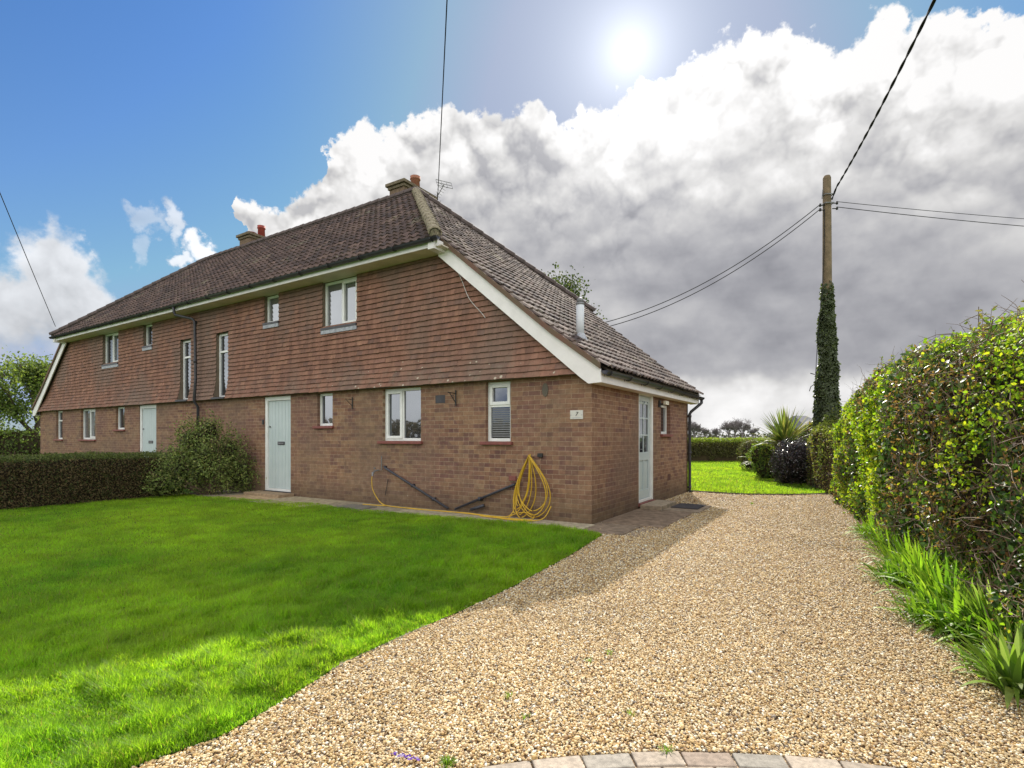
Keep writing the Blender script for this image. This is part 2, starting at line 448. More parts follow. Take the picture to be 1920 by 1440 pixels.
M['wood'] = simple('weathered_pole', (0.20, 0.145, 0.085), 0.9, (0.12, 0.09, 0.05), 7, 0.5, 50)
M['bark'] = simple('bark', (0.12, 0.09, 0.065), 0.95, (0.07, 0.055, 0.04), 9, 0.6, 40)
M['twig'] = simple('twigs', (0.20, 0.14, 0.09), 0.8, (0.10, 0.065, 0.045), 12)
M['winter'] = simple('hazed_winter_twigs', (0.21, 0.175, 0.18), 0.9, (0.15, 0.125, 0.13), 2)  # twig colour lightened to stand in for distance haze
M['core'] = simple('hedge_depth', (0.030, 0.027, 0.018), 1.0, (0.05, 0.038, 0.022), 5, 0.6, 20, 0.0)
M['wire'] = simple('cable_sheath', (0.035, 0.035, 0.038), 0.9, spec=0.08)
M['cable_white'] = simple('white_cable', (0.6, 0.58, 0.54), 0.5)
M['tiles_wall'] = None
def glass(name, tint=(0.025, 0.028, 0.032), k=0.17):
    m, t, b = new_mat(name)
    b.inputs['Base Color'].default_value = (*tint, 1); b.inputs['Roughness'].default_value = 0.06
    gl = t.node('ShaderNodeBsdfGlossy'); gl.inputs['Roughness'].default_value = 0.02; gl.inputs['Color'].default_value = (0.8, 0.86, 0.95, 1)
    oc = t.node('ShaderNodeTexCoord').outputs['Object']
    bp = t.node('ShaderNodeBump'); bp.inputs['Strength'].default_value = 0.06; bp.inputs['Distance'].default_value = 0.02
    t.l.new(t.noise(oc, 2.2, 2, 0.5), bp.inputs['Height']); t.l.new(bp.outputs[0], gl.inputs['Normal'])
    mx = t.node('ShaderNodeMixShader'); mx.inputs[0].default_value = k
    t.l.new(b.outputs[0], mx.inputs[1]); t.l.new(gl.outputs[0], mx.inputs[2])
    t.l.new(mx.outputs[0], t.n['Material Output'].inputs[0]); return m
M['glass'] = glass('window_glass'); M['glass_curtain'] = glass('window_glass_over_curtain', (0.12, 0.12, 0.12), 0.17)
M['frost'] = glass('frosted_glass', (0.16, 0.17, 0.17), 0.3)

# wall tiles: mesh colour plus lichen spots and soot streaks
def walltile_mat():
    m, t, b = new_mat('hung_clay_tiles')
    oc = t.node('ShaderNodeTexCoord').outputs['Object']
    s = t.node('ShaderNodeSeparateXYZ'); t.l.new(oc, s.inputs[0])
    c = t.node('ShaderNodeVertexColor', layer_name='Col').outputs['Color']
    st = t.noise(t.v('MULTIPLY', oc, (1.0, 1.0, 0.16)), 9, 5, 0.65)
    c = t.v('SCALE', c, scale=t.smooth(st, 0.28, 0.72, 0.78, 1.24))
    big = t.noise(oc, 0.5, 3, 0.55)
    c = t.mix(t.smooth(big, 0.42, 0.62, 0, 0.55), c, (0.165, 0.125, 0.10))
    lowz = t.smooth(s.outputs[2], 2.95, 2.4)
    c = t.mix(t.m('MULTIPLY', lowz, t.smooth(t.noise(oc, 6, 4, 0.7), 0.5, 0.7, 0, 0.45)), c, (0.24, 0.20, 0.15))
    rt = t.smooth(s.outputs[0], -11, -2.5)
    sz = t.m('MULTIPLY', t.m('MULTIPLY', t.smooth(s.outputs[2], 3.1, 2.4), rt), 0.23)
    v1 = t.voro(t.v('ADD', oc, t.v('SCALE', t.noise(oc, 30, 2, 0.5, 'Color'), scale=0.03)), 9.0)
    vc = t.voro(oc, 9.0, 'Color'); sc = t.node('ShaderNodeSeparateColor'); t.l.new(vc, sc.inputs[0])
    spot = t.m('MULTIPLY', t.m('LESS_THAN', v1, t.m('MULTIPLY', sz, t.m('ADD', sc.outputs[0], 0.3))), t.m('GREATER_THAN', sc.outputs[1], 0.45))
    c = t.mix(spot, c, (0.46, 0.40, 0.31))
    t.l.new(c, b.inputs['Base Color']); b.inputs['Roughness'].default_value = 0.85; b.inputs['Specular IOR Level'].default_value = 0.25
    bp = t.node('ShaderNodeBump'); bp.inputs['Strength'].default_value = 0.5; bp.inputs['Distance'].default_value = 0.004
    t.l.new(t.noise(oc, 60, 4, 0.6), bp.inputs['Height']); t.l.new(bp.outputs[0], b.inputs['Normal'])
    return m
M['tiles_wall'] = walltile_mat()
def rooftile_mat():
    m, t, b = new_mat('concrete_roof_tiles')
    oc = t.node('ShaderNodeTexCoord').outputs['Object']
    c = t.node('ShaderNodeVertexColor', layer_name='Col').outputs['Color']
    n = t.noise(oc, 14, 6, 0.7)
    c = t.v('SCALE', c, scale=t.smooth(n, 0.25, 0.75, 0.7, 1.3))
    li = t.smooth(t.m('ADD', t.noise(oc, 1.3, 4, 0.65), t.m('MULTIPLY', t.noise(oc, 26, 3, 0.6), 0.5)), 0.84, 0.98, 0, 0.55)
    c = t.mix(li, c, (0.22, 0.20, 0.13))
    t.l.new(c, b.inputs['Base Color']); b.inputs['Roughness'].default_value = 0.78; b.inputs['Specular IOR Level'].default_value = 0.28
    bp = t.node('ShaderNodeBump'); bp.inputs['Strength'].default_value = 0.4; bp.inputs['Distance'].default_value = 0.004
    t.l.new(t.noise(oc, 80, 4, 0.6), bp.inputs['Height']); t.l.new(bp.outputs[0], b.inputs['Normal'])
    return m
M['tiles_roof'] = rooftile_mat()
M['chim'] = simple('chimney_brick', (0.20, 0.135, 0.085), 0.9, (0.12, 0.08, 0.055), 16, 0.6, 40)
M['chimcap'] = simple('chimney_cap', (0.19, 0.15, 0.10), 0.95, (0.11, 0.085, 0.055), 10, 0.6, 40)

# ================================================================== THE HOUSE
C0 = (1.227, 8.207)
WID = 22.8; DEP = 5.87
house = empty('semi_detached_house', (C0[0], C0[1], 0), math.atan2(-.5332, .846))
tag(house, 'long brick and tile hung pair of semi detached cottages under one brown tiled roof', 'house')
def HW(x, y, z=0):                      # house coordinates to world
    return Vector((C0[0] + .846 * x + .5332 * y, C0[1] - .5332 * x + .846 * y, z))

ZK = 3.05
def roof_z(u):                          # height of the end slopes, u metres in from the end wall
    if u < 0.6: return ZK + (u - 0.6) * 0.73
    return ZK + (u - 0.6) * SL
UE = 2.75; SL = 0.836; OV = 0.45; UR = 6.30
ZE = ZK + (UE - 0.6) * SL; ZR = ZK + (UR - 0.6) * SL
HK = (UR - UE) / (DEP / 2 + OV)

def wall_grid(mb, P, a0, a1, z0, z1, ops, depth, rv=None):
    """wall skin with openings and their reveals; P(a, d, z)"""
    A = sorted({a0, a1} | {v for o in ops for v in o[:2] if a0 < v < a1})
    Z = sorted({z0, z1} | {v for o in ops for v in o[2:4] if z0 < v < z1})
    for i in range(len(A) - 1):
        for j in range(len(Z) - 1):
            ca, cz = (A[i] + A[i + 1]) / 2, (Z[j] + Z[j + 1]) / 2
            if any(o[0] < ca < o[1] and o[2] < cz < o[3] for o in ops): continue
            mb.quad(P(A[i], 0, Z[j]), P(A[i + 1], 0, Z[j]), P(A[i + 1], 0, Z[j + 1]), P(A[i], 0, Z[j + 1]))
    m2 = rv or mb
    for (x0, x1, q0, q1) in [o[:4] for o in ops]:
        for (p, q) in (((x0, q0), (x0, q1)), ((x1, q1), (x1, q0)), ((x0, q1), (x1, q1)), ((x1, q0), (x0, q0))):
            m2.quad(P(p[0], 0, p[1]), P(p[0], depth, p[1]), P(q[0], depth, q[1]), P(q[0], 0, q[1]))

PF = lambda a, d, z: (a, d, z)          # front wall
PS = lambda a, d, z: (-d, a, z)         # right-hand side wall
ground_ops = {'g2': (-6.50, -6.0, 1.60, 2.31), 'g1': (-4.50, -3.49, 1.28, 2.31), 'g3': (-1.99, -1.48, 1.28, 2.31),
              'n1': (-21.25, -20.66, 1.28, 2.31), 'n2': (-19.05, -17.88, 1.28, 2.31), 'n3': (-16.37, -15.75, 1.60, 2.31),
              'd1': (-8.45, -7.44, 0.09, 2.31), 'd2': (-14.78, -13.73, 0.09, 2.31)}
upper_ops = {'w1': (-6.28, -5.21, 3.70, 4.80), 'w2': (-8.38, -7.83, 4.05, 4.80), 'w3': (-10.47, -9.92, 2.37, 4.02),
             'w4': (-12.28, -11.72, 2.37, 4.02), 'w5': (-14.42, -13.88, 4.05, 4.80), 'w6': (-17.2, -16.08, 3.70, 4.80)}
side_ops = {'sd': (2.20, 3.04, 0.10, 2.22), 'sw': (3.62, 4.32, 1.42, 2.06)}

mb = MB(); wall_grid(mb, PF, -WID, 0, -.05, 2.33, list(ground_ops.values()), .11)
fw = mb.build('front_wall', M['brick_f'], house)
mb = MB(); wall_grid(mb, PS, 0, DEP, -.05, 2.25, list(side_ops.values()), .12)
mb.build('side_wall', M['brick_s'], house)
# party wall, left and rear walls
mb = MB()
mb.quad((-WID, DEP, -.05), (-WID, 0, -.05), (-WID, 0, 2.25), (-WID, DEP, 2.25))
mb.build('end_wall', M['brick_s'], house)
mb = MB()
mb.prism([(0, DEP, -.05), (0, DEP, 2.3), (-UE, DEP, 4.8), (-WID + UE, DEP, 4.8), (-WID, DEP, 2.3), (-WID, DEP, -.05)], (0, -1, 0), .15)
mb.build('rear_wall', M['brick_f'], house)
mb = MB()                                # floor slab and plinth line
mb.box(-WID + .02, -.02, .12, DEP - .2, 0, .06)
mb.build('floor_slab', M['concrete'], house)

# upper storey: backing, reveals, hung tiles -------------------------------------------------
def umin(z): return UE - (ZE - .30 - z) / SL if z > 2.7 else 0.6 - (ZK - .30 - z) / 0.78
def face_y(z):                           # bell-cast: the lowest courses kick outward
    t = min(1, max(0, (2.95 - z) / .62)); return -.03 - .10 * t ** 1.7
uo = list(upper_ops.values())
GA = 0.1005; rows = []
mb = MB(); bk = MB(); k = 0
z = 2.33
while z < 4.80:
    zt = z + GA
    xl, xr = -WID + max(0.0, umin(z + .03)), -max(0.0, umin(z + .03))
    iv = [(xl, xr)]
    for o in uo:
        if o[2] < z + GA * .5 < o[3]:
            niv = []
            for a, b_ in iv:
                if o[1] <= a or o[0] >= b_: niv.append((a, b_)); continue
                if a < o[0]: niv.append((a, o[0]))
                if o[1] < b_: niv.append((o[1], b_))
            iv = niv
    sag = 0
    for a, b_ in iv:
        bk.quad((a, face_y(z) + .03, z), (b_, face_y(z) + .03, z), (b_, face_y(zt) + .03, zt), (a, face_y(zt) + .03, zt))
        tw = .165; x = math.floor(a / tw) * tw + (tw / 2 if k % 2 else 0) - tw
        while x < b_:
            x0, x1 = max(a, x), min(b_, x + tw - .0015)
            if x1 - x0 > .012:
                j = random.uniform(-.004, .004); j2 = j + random.uniform(-.0025, .0025); ty = random.uniform(0, .006)
                yb = face_y(z) - .022 - ty; yt = face_y(zt + .01) + .004
                zz = z + .004 * math.sin(x * 2.3 + k * .7) + .002 * math.sin(x * 7.1 + k * 2)
                r = random.random(); h = random.uniform(.90, 1.10)
                c = (.232, .118, .080) if r < .6 else (.208, .108, .077) if r < .85 else (.258, .135, .090) if r < .96 else (.180, .100, .076)
                c = tuple(q * h for q in c)
                mb.add([(x0, yb, zz + j), (x1, yb - ty * .3, zz + j2), (x1, yt, zt + .012), (x0, yt, zt + .012), (x0, yb + .014, zz + j), (x1, yb + .014, zz + j2)],
                       [(0, 1, 2, 3), (4, 5, 1, 0), (0, 3, 4), (1, 5, 2)], c)
            x += tw
    z = zt; k += 1
bk.build('tile_backing', M['reveal'], house)
mb.build('tile_hanging', M['tiles_wall'], house)
# underside of the bell-cast
mb = MB(); mb.box(-WID + .05, -.05, -.125, .0, 2.325, 2.335)
mb.build('tile_underside', M['reveal'], house)
def reveal(o, parent):
    x0, x1, q0, q1 = o
    for xx in (x0, x1):
        mb = MB(); zs = [q0 + (q1 - q0) * i / 12 for i in range(13)]
        for i in range(12):
            mb.quad((xx, face_y(zs[i]) - .005, zs[i]), (xx, .16, zs[i]), (xx, .16, zs[i + 1]), (xx, face_y(zs[i + 1]) - .005, zs[i + 1]))
        mb.build('reveal', M['reveal'], parent)
    if q1 < 4.5:
        mb = MB(); mb.quad((x0, face_y(q1) - .01, q1), (x1, face_y(q1) - .01, q1), (x1, .16, q1), (x0, .16, q1)); mb.build('head', M['reveal'], parent)

def window(P, x0, x1, z0, z1, dep, lights, glassmat, sill=None, fw_=.055, upper=False, blind=None, casement=()):
    """frame with lights [(a0,a1,b0,b1) as fractions]; children pane and sill"""
    fr = MB(); pn = MB()
    A = [x0]; Zs = [z0]
    def bx(m, a0, a1, d0, d1, q0, q1):
        p, q = P(a0, d0, q0), P(a1, d1, q1)
        m.box(min(p[0], q[0]), max(p[0], q[0]), min(p[1], q[1]), max(p[1], q[1]), q0, q1)
    # outer frame
    bx(fr, x0, x0 + fw_, dep, dep + .06, z0, z1); bx(fr, x1 - fw_, x1, dep, dep + .06, z0, z1)
    bx(fr, x0 + fw_, x1 - fw_, dep, dep + .06, z0, z0 + fw_); bx(fr, x0 + fw_, x1 - fw_, dep, dep + .06, z1 - fw_, z1)
    w, h = x1 - x0, z1 - z0
    for n, (a0, a1, b0, b1) in enumerate(lights):
        X0, X1, Q0, Q1 = x0 + a0 * w, x0 + a1 * w, z0 + b0 * h, z0 + b1 * h
        if a0 > 0: bx(fr, X0 - .022, X0 + .022, dep + .001, dep + .058, z0 + fw_, z1 - fw_)
        if b0 > 0: bx(fr, x0 + fw_, x1 - fw_, dep - .001, dep + .057, Q0 - .025, Q0 + .025)
        e = .022 if a0 > 0 else fw_; e1_ = .022 if a1 < 1 else fw_; g0_ = .025 if b0 > 0 else fw_; g1_ = .025 if b1 < 1 else fw_
        X0 += e; X1 -= e1_; Q0 += g0_; Q1 -= g1_
        if n in casement:                # opening casement: a second, prouder frame
            c = .045
            bx(fr, X0 - .012, X0 + c, dep - .018, dep + .03, Q0 - .012, Q1 + .012); bx(fr, X1 - c, X1 + .012, dep - .018, dep + .03, Q0 - .012, Q1 + .012)
            bx(fr, X0 + c, X1 - c, dep - .018, dep + .03, Q0 - .012, Q0 + c); bx(fr, X0 + c, X1 - c, dep - .018, dep + .03, Q1 - c, Q1 + .012)
        bx(pn, X0 - .01, X1 + .01, dep + .032, dep + .04, Q0 - .01, Q1 + .01)
    o = fr.build('window', M['white'], house, bevel=.004)
    pn.build('pane', glassmat, o)
    if sill:
        s = MB(); q = sill
        p0, p1 = P(x0 - q, -.06, z0 - .055), P(x1 + q * .5, dep + .01, z0 - .004)
        lo = (min(p0[0], p1[0]), min(p0[1], p1[1])); hi = (max(p0[0], p1[0]), max(p0[1], p1[1]))
        s.box(lo[0], hi[0], lo[1], hi[1], z0 - .06, z0 - .004)
        s.build('sill', M['redtile'], o, bevel=.008)
    return o
ONE = [(0, 1, 0, 1)]
go = ground_ops
window(PF, *go['g2'], .07, ONE, M['glass'], .10)
window(PF, *go['g1'], .07, [(0, .48, 0, 1), (.48, 1, 0, 1)], M['glass'], .10, casement=(0,))
w3_ = window(PF, *go['g3'], .07, [(0, 1, 0, .60), (0, 1, .60, 1)], M['glass'], .10, casement=(1,))
bl = MB()
for i in range(13): bl.box(go['g3'][0] + .07, go['g3'][1] - .07, .096, .101, 1.36 + i * .039, 1.36 + i * .039 + .022)
bl.build('blind', simple('blind_slats', (0.20, 0.20, 0.21), .5), w3_)
window(PF, *go['n1'], .07, [(0, 1, 0, .66), (0, 1, .66, 1)], M['glass'], .10)
window(PF, *go['n2'], .07, [(0, .5, 0, 1), (.5, 1, 0, 1)], M['glass_curtain'], .10, casement=(1,))
window(PF, *go['n3'], .07, ONE, M['glass'], .10)
window(PS, *side_ops['sw'], .08, ONE, M['glass'], .06)
def upwin(key, lights, gm, cas=()):
    o = upper_ops[key]
    w = window(PF, o[0], o[1], o[2], min(o[3], 4.70), .035, lights, gm, None, casement=cas)
    reveal(o, w)
    s = MB(); s.box(o[0] - .03, o[1] + .01, face_y(o[2]) - .045, .10, o[2] - .04, o[2] + .005)
    s.build('sill', M['black'], w)
    if o[2] > 3:
        f = MB(); f.box(o[0] - .03, o[1] + .01, face_y(o[2]) - .034, face_y(o[2]) - .005, o[2] - .125, o[2] - .043)
        f.build('flashing', M['lead'], w)
upwin('w1', [(0, .52, 0, 1), (.52, 1, 0, 1)], M['glass_curtain'], (1,))
upwin('w2', ONE, M['glass_curtain'])
upwin('w3', [(0, 1, 0, .72), (0, 1, .72, 1)], M['glass'])
upwin('w4', [(0, 1, 0, .72), (0, 1, .72, 1)], M['glass'])
upwin('w5', ONE, M['glass'])
upwin('w6', [(0, .5, 0, 1), (.5, 1, 0, 1)], M['glass'], (1,))

def front_door(key, label):
    x0, x1, z0, z1 = ground_ops[key]
    dm = MB(); n = 7; a0, a1 = x0 + .10, x1 - .02; w = (a1 - a0) / n
    for i in range(n): dm.box(a0 + i * w + .003, a0 + (i + 1) * w - .003, .055, .10, z0 + .06, z1 - .10)
    dm.box(a0, a1, .066, .10, z0 + .062, z1 - .102)
    do = dm.build('front_door', M['door'], house, bevel=.003); do['label'] = label
    fm = MB(); fm.box(x0, x0 + .095, .02, .11, z0, z1); fm.box(x1 - .018, x1, .02, .11, z0, z1)
    fm.box(x0 + .095, x1 - .018, .02, .11, z1 - .095, z1); fm.box(x0 + .095, x1 - .018, .02, .11, z0, z0 + .055)
    fm.build('door_frame', M['white'], do, bevel=.004)
    lm = MB(); cx = (a0 + a1) / 2 + .04; lm.box(cx - .13, cx + .13, .043, .056, 1.17, 1.25)
    lm.build('letterbox', M['black'], do, bevel=.003)
    l2 = MB(); l2.box(cx - .10, cx + .10, .038, .044, 1.19, 1.23); l2.build('letterbox_flap', M['metal'], do)
    hm = MB(); hm.tube([(a0 + .06, .056, 1.60), (a0 + .06, .03, 1.60)], .022, 12); hm.build('lock', M['metal'], do)
    tm = MB(); tm.box(x0 - .02, x1 + .02, -.02, .12, z0 - .05, z0); tm.build('threshold', M['black'], do)
front_door('d1', 'pale green plank door with letterbox beside the small window')
front_door('d2', 'pale green plank door of the far cottage above the hedge')
# side door: six panes over two panels
x0, x1, z0, z1 = side_ops['sd']
sd = MB(); fm = MB()
def sb(m, a0, a1, d0, d1, q0, q1): m.box(-d1, -d0, a0, a1, q0, q1)
sb(fm, x0, x0 + .05, .005, .10, z0, z1); sb(fm, x1 - .085, x1, -.012, .10, z0, z1)
sb(fm, x0 + .05, x1 - .085, .005, .10, z1 - .06, z1); sb(fm, x0 + .05, x1 - .085, .005, .10, z0, z0 + .05)
a0, a1, q0, q1 = x0 + .055, x1 - .09, z0 + .055, z1 - .065
st = .085
sb(sd, a0, a0 + st, .03, .075, q0, q1); sb(sd, a1 - st, a1, .03, .075, q0, q1)
sb(sd, a0 + st, a1 - st, .03, .075, q0, q0 + .17); sb(sd, a0 + st, a1 - st, .03, .075, q1 - .10, q1)
sb(sd, a0 + st, a1 - st, .03, .075, .90, 1.06)
mid = (a0 + a1) / 2
sb(sd, mid - .03, mid + .03, .032, .073, q0 + .17, .90); sb(sd, mid - .014, mid + .014, .036, .07, 1.06, q1 - .10)
gh = (q1 - .10 - 1.06) / 3
for i in (1, 2): sb(sd, a0 + st, a1 - st, .0365, .069, 1.06 + gh * i - .014, 1.06 + gh * i + .014)
for (p0, p1) in ((a0 + st, mid - .03), (mid + .03, a1 - st)):
    sb(sd, p0, p1, .055, .07, q0 + .17, .90); sb(sd, p0 + .035, p1 - .035, .043, .056, q0 + .21, .86)
for (p0, p1) in ((a0 + st, mid - .014), (mid + .014, a1 - st)):   # arched heads of the top panes
    n = 8; pts = [(-.034, p0, q1 - .10)]
    for i in range(n + 1):
        t = i / n; pts.append((-.034, p0 + (p1 - p0) * t, q1 - .10 - .055 * (1 - math.sin(math.pi * t)) ** 1.2))
    pts.append((-.034, p1, q1 - .10)); sd.prism(pts[1:-1][::-1], (-1, 0, 0), .03)
do = sd.build('side_door', M['door'], house, bevel=.003)
do['label'] = 'pale green side door with six small panes over two panels'
fm.build('door_frame', M['white'], do, bevel=.004)
gm = MB(); sb(gm, a0 + st - .005, a1 - st + .005, .05, .055, 1.055, q1 - .095); gm.build('pane', M['glass'], do)
hm = MB(); hm.tube([(-.03, a0 + .045, 1.12), (.02, a0 + .045, 1.12), (.02, a0 + .14, 1.12)], .01, 8); hm.build('handle', M['metal'], do, True)
tm = MB(); tm.box(-.10, .05, x0 - .03, x1 + .03, .035, .097); tm.build('threshold', M['redtile'], do, bevel=.006)

# ---- roofs
def tiles(name, prof, P, amin, amax, dmax, tone, seed, tw=.19, ga=.245):
    """pantiled slope: prof [(d, z)] from the eave up, P(a, d, z), clipped at d <= dmax(a)"""
    rnd = random.Random(seed); mb = MB()
    S = [0]
    for i in range(1, len(prof)): S.append(S[-1] + math.dist(prof[i], prof[i - 1]))
    def at(s):
        i = 1
        while i < len(prof) - 1 and s > S[i]: i += 1
        t = (s - S[i - 1]) / (S[i] - S[i - 1])
        p, q = prof[i - 1], prof[i]; L = S[i] - S[i - 1]
        d_, z_ = p[0] + (q[0] - p[0]) * t, p[1] + (q[1] - p[1]) * t
        return d_, z_, -(q[1] - p[1]) / L, (q[0] - p[0]) / L
    K = 7
    prf = [0, .010, .027, .036, .027, .008, 0, -.003]      # roll of one tile
    sr = 0.0; row = 0
    while sr < S[-1]:
        a = amin; jr = rnd.uniform(-.01, .01)
        while a < amax - .01:
            hv = rnd.uniform(.72, 1.30); c = tuple(q * hv for q in rnd.choice(tone))
            hf = rnd.uniform(0, .012); js = rnd.uniform(-.010, .010); tilt = rnd.uniform(-.006, .006)
            top = []; fr = []; vs = []; ok = 0
            for i in range(K + 1):
                ai = min(a + tw * i / K, amax)
                hgt = prf[i]
                s0 = sr + js; s1 = sr + ga + .03
                d0, z0_, nx, nz = at(max(s0, 0)); lift = .030 + hf + tilt * (i / K)
                dm = dmax(ai)
                if d0 > dm: vs.append(None); continue
                d1_, z1_, mx, mz = at(min(s1, S[-1]))
                if d1_ > dm:
                    t = (dm - d0) / (d1_ - d0); d1_ = dm; z1_ = z0_ + (z1_ - z0_) * t
                h0 = hgt + lift; h1 = hgt + .004
                vs.append((P(ai, d0 + nx * h0, z0_ + nz * h0), P(ai, d1_ + mx * h1, z1_ + mz * h1), P(ai, d0 + nx * (h0 - .022), z0_ + nz * (h0 - .022))))
            for i in range(K):
                if vs[i] and vs[i + 1]:
                    mb.add([vs[i][0], vs[i + 1][0], vs[i + 1][1], vs[i][1]], [(0, 1, 2, 3)], c)
                    mb.add([vs[i][2], vs[i + 1][2], vs[i + 1][0], vs[i][0]], [(0, 1, 2, 3)], c)
            a += tw
        sr += ga; row += 1
    return mb.build(name, M['tiles_roof'], house)
tone_f = [(.098, .064, .052), (.082, .055, .046), (.112, .074, .058), (.070, .050, .043)]
tone_s = [(.115, .080, .066), (.085, .060, .050), (.19, .15, .125), (.055, .040, .036), (.098, .070, .058)]
half = DEP / 2
def hipd(x):                              # distance up the front slope allowed at x
    u = min(-x, WID + x); return min(half, (u - UE) / HK - OV)
def endd(y):                              # distance up the end slope allowed at y
    yy = min(y, DEP - y); return UE + (yy + OV) * HK
front_prof = [(-OV - .03, ZE - .025), (half, ZR)]
end_prof = [(-.32, roof_z(-.32)), (.15, roof_z(.15)), (.6, ZK), (UR, ZR)]
rf = tiles('roof', front_prof, lambda a, d_, z_: (a, d_, z_), -WID + UE - .02, -UE + .02, lambda a: hipd(a) + 1e-4 if hipd(a) > -OV - .03 else -9, tone_f, 1)
rf['label'] = 'dark brown pantiled front slope of the roof'
rr = tiles('roof', front_prof, lambda a, d_, z_: (a, DEP - d_, z_), -WID + UE - .02, -UE + .02, lambda a: hipd(a) + 1e-4 if hipd(a) > -OV - .03 else -9, tone_f, 2, tw=.4, ga=.55)
rs = tiles('roof', end_prof, lambda a, d_, z_: (-d_, a, z_), -.17, DEP + .17, endd, tone_s, 3)
rs['label'] = 'weathered pantiled catslide slope at the near end of the roof'
rl = tiles('roof', end_prof, lambda a, d_, z_: (-WID + d_, a, z_), -.17, DEP + .17, endd, tone_s, 4, tw=.4, ga=.55)
# decking below the tiles
mb = MB(); dz = -.03
for sgn in (0, 1):
    fx = (lambda u: -u) if sgn == 0 else (lambda u: -WID + u)
    y0, y1 = -.15, DEP + .15
    for thick in (0, -.07):
        mb.quad((fx(-.30), y0, roof_z(-.30) + dz + thick), (fx(-.30), y1, roof_z(-.30) + dz + thick), (fx(.6), y1, ZK + dz + thick), (fx(.6), y0, ZK + dz + thick))
        mb.add([(fx(.6), y0, ZK + dz + thick), (fx(.6), y1, ZK + dz + thick), (fx(UE + .3), y1, roof_z(UE + .3) + dz + thick), (fx(UR), half, ZR + dz + thick), (fx(UE + .3), y0, roof_z(UE + .3) + dz + thick)], [(0, 1, 2, 3, 4)])
mb.quad((-UE, -OV, ZE + dz), (-WID + UE, -OV, ZE + dz), (-WID + UR, half, ZR + dz), (-UR, half, ZR + dz))
mb.quad((-UE, DEP + OV, ZE + dz), (-WID + UE, DEP + OV, ZE + dz), (-WID + UR, half, ZR + dz), (-UR, half, ZR + dz))
mb.build('roof_deck', M['reveal'], house)
# hip and ridge tiles
def capline(name, p, q, mat, r=.115, step=.33, label=None):
    p, q = Vector(p), Vector(q); L = (q - p).length; n = max(1, round(L / step)); dv = (q - p) / n; mb = MB()
    t = dv.normalized(); side = t.cross(Vector((0, 0, 1))).normalized(); up = side.cross(t).normalized()
    for i in range(n):
        a = p + dv * i - t * .02; b_ = p + dv * (i + 1) + t * .02; vs = []; K = 8
        j = random.uniform(-.006, .006)
        for (c_, rr_) in ((a, r * 1.10), (b_, r * .93)):
            for k_ in range(K + 1):
                an = math.pi * (-.08 + 1.16 * k_ / K)
                vs.append(c_ + side * (math.cos(an) * rr_ + j) + up * (math.sin(an) * rr_ * .85))
        for k_ in range(K + 1):
            an = math.pi * (-.08 + 1.16 * k_ / K); vs.append(a + side * math.cos(an) * r * .9 + up * math.sin(an) * r * .7)
        fs = [(k_, k_ + 1, K + 2 + k_, K + 1 + k_) for k_ in range(K)] + [(2 * K + 2 + k_, 2 * K + 3 + k_, k_ + 1, k_) for k_ in range(K)]
        mb.add(vs, fs)
    # mortar bedding
    mb.tube([p - up * .03, q - up * .03], r * .86, 10)
    o = mb.build(name, mat, house, True)
    if label: o['label'] = label
M['hipdark'] = simple('dark_hip_tile', (0.12, 0.085, 0.078), 0.8, (0.08, 0.062, 0.06), 12, 0.5, 50)
capline('hip_ridge', (-UE + .02, -OV - .03, ZE + .07), (-UR, half, ZR + .045), M['hipstone'], .112, label='lichen covered pale hip tiles at the near corner')
capline('hip_ridge', (-UE + .02, DEP + OV, ZE + .06), (-UR, half, ZR + .06), M['hipdark'])
capline('hip_ridge', (-WID + UE, -OV - .03, ZE + .06), (-WID + UR, half, ZR + .06), M['hipdark'])
capline('hip_ridge', (-WID + UE, DEP + OV, ZE + .06), (-WID + UR, half, ZR + .06), M['hipdark'])
capline('ridge', (-UR - .02, half, ZR + .05), (-WID + UR + .02, half, ZR + .05), M['hipdark'])

# fascia, soffit, barge boards
for ys, nm in ((0, 'front'), (1, 'rear')):
    f = (lambda y: y) if ys == 0 else (lambda y: DEP - y)
    mb = MB(); a, b_ = sorted((f(-.425), f(-.40))); mb.box(-WID + UE, -UE + .02, a, b_, 4.705, 4.85); mb.build('fascia', M['fascia'], house)
    mb = MB(); a, b_ = sorted((f(-.40), f(.02))); mb.box(-WID + UE - .1, -UE + .1, a, b_, 4.707, 4.725); mb.build('soffit', M['soffit'], house)
def barge(fx, y, ydir, lab=None):
    top = [(UE + .12, roof_z(UE + .12) - .075), (.62, roof_z(.62) - .07), (.05, roof_z(.05) - .055), (-.22, roof_z(-.22) - .075)]
    bot = [(-.23, 2.175), (-.02, 2.165), (.12, 2.27), (UE + .18, roof_z(UE + .18) - .36)]
    mb = MB(); mb.prism([(fx(u), y, z_) for u, z_ in top + bot], (0, ydir, 0), .028)
    o = mb.build('bargeboard', M['fascia'], house)
    # box end return at the head of the barge
    mb = MB(); xs = sorted((fx(UE + .16), fx(UE + .02))); ya, yb = sorted((y, y - ydir * .30)); mb.box(xs[0], xs[1], ya, yb, 4.66, 4.84); mb.build('box_end', M['fascia'], house)
    # mortar bed between board and tiles
    mb = MB(); us = [(-.22), .05, .62, UE + .1]
    P_ = [(fx(u), y + ydir * .006, roof_z(u) - .075) for u in us] + [(fx(u), y + ydir * .006, roof_z(u) + .02) for u in us[::-1]]
    mb.prism(P_, (0, -ydir, 0), .05); mb.build('verge_mortar', M['mortar'], house)
    return o
for fx in (lambda u: -u, lambda u: -WID + u):
    barge(fx, -.165, 1); barge(fx, DEP + .165, -1)
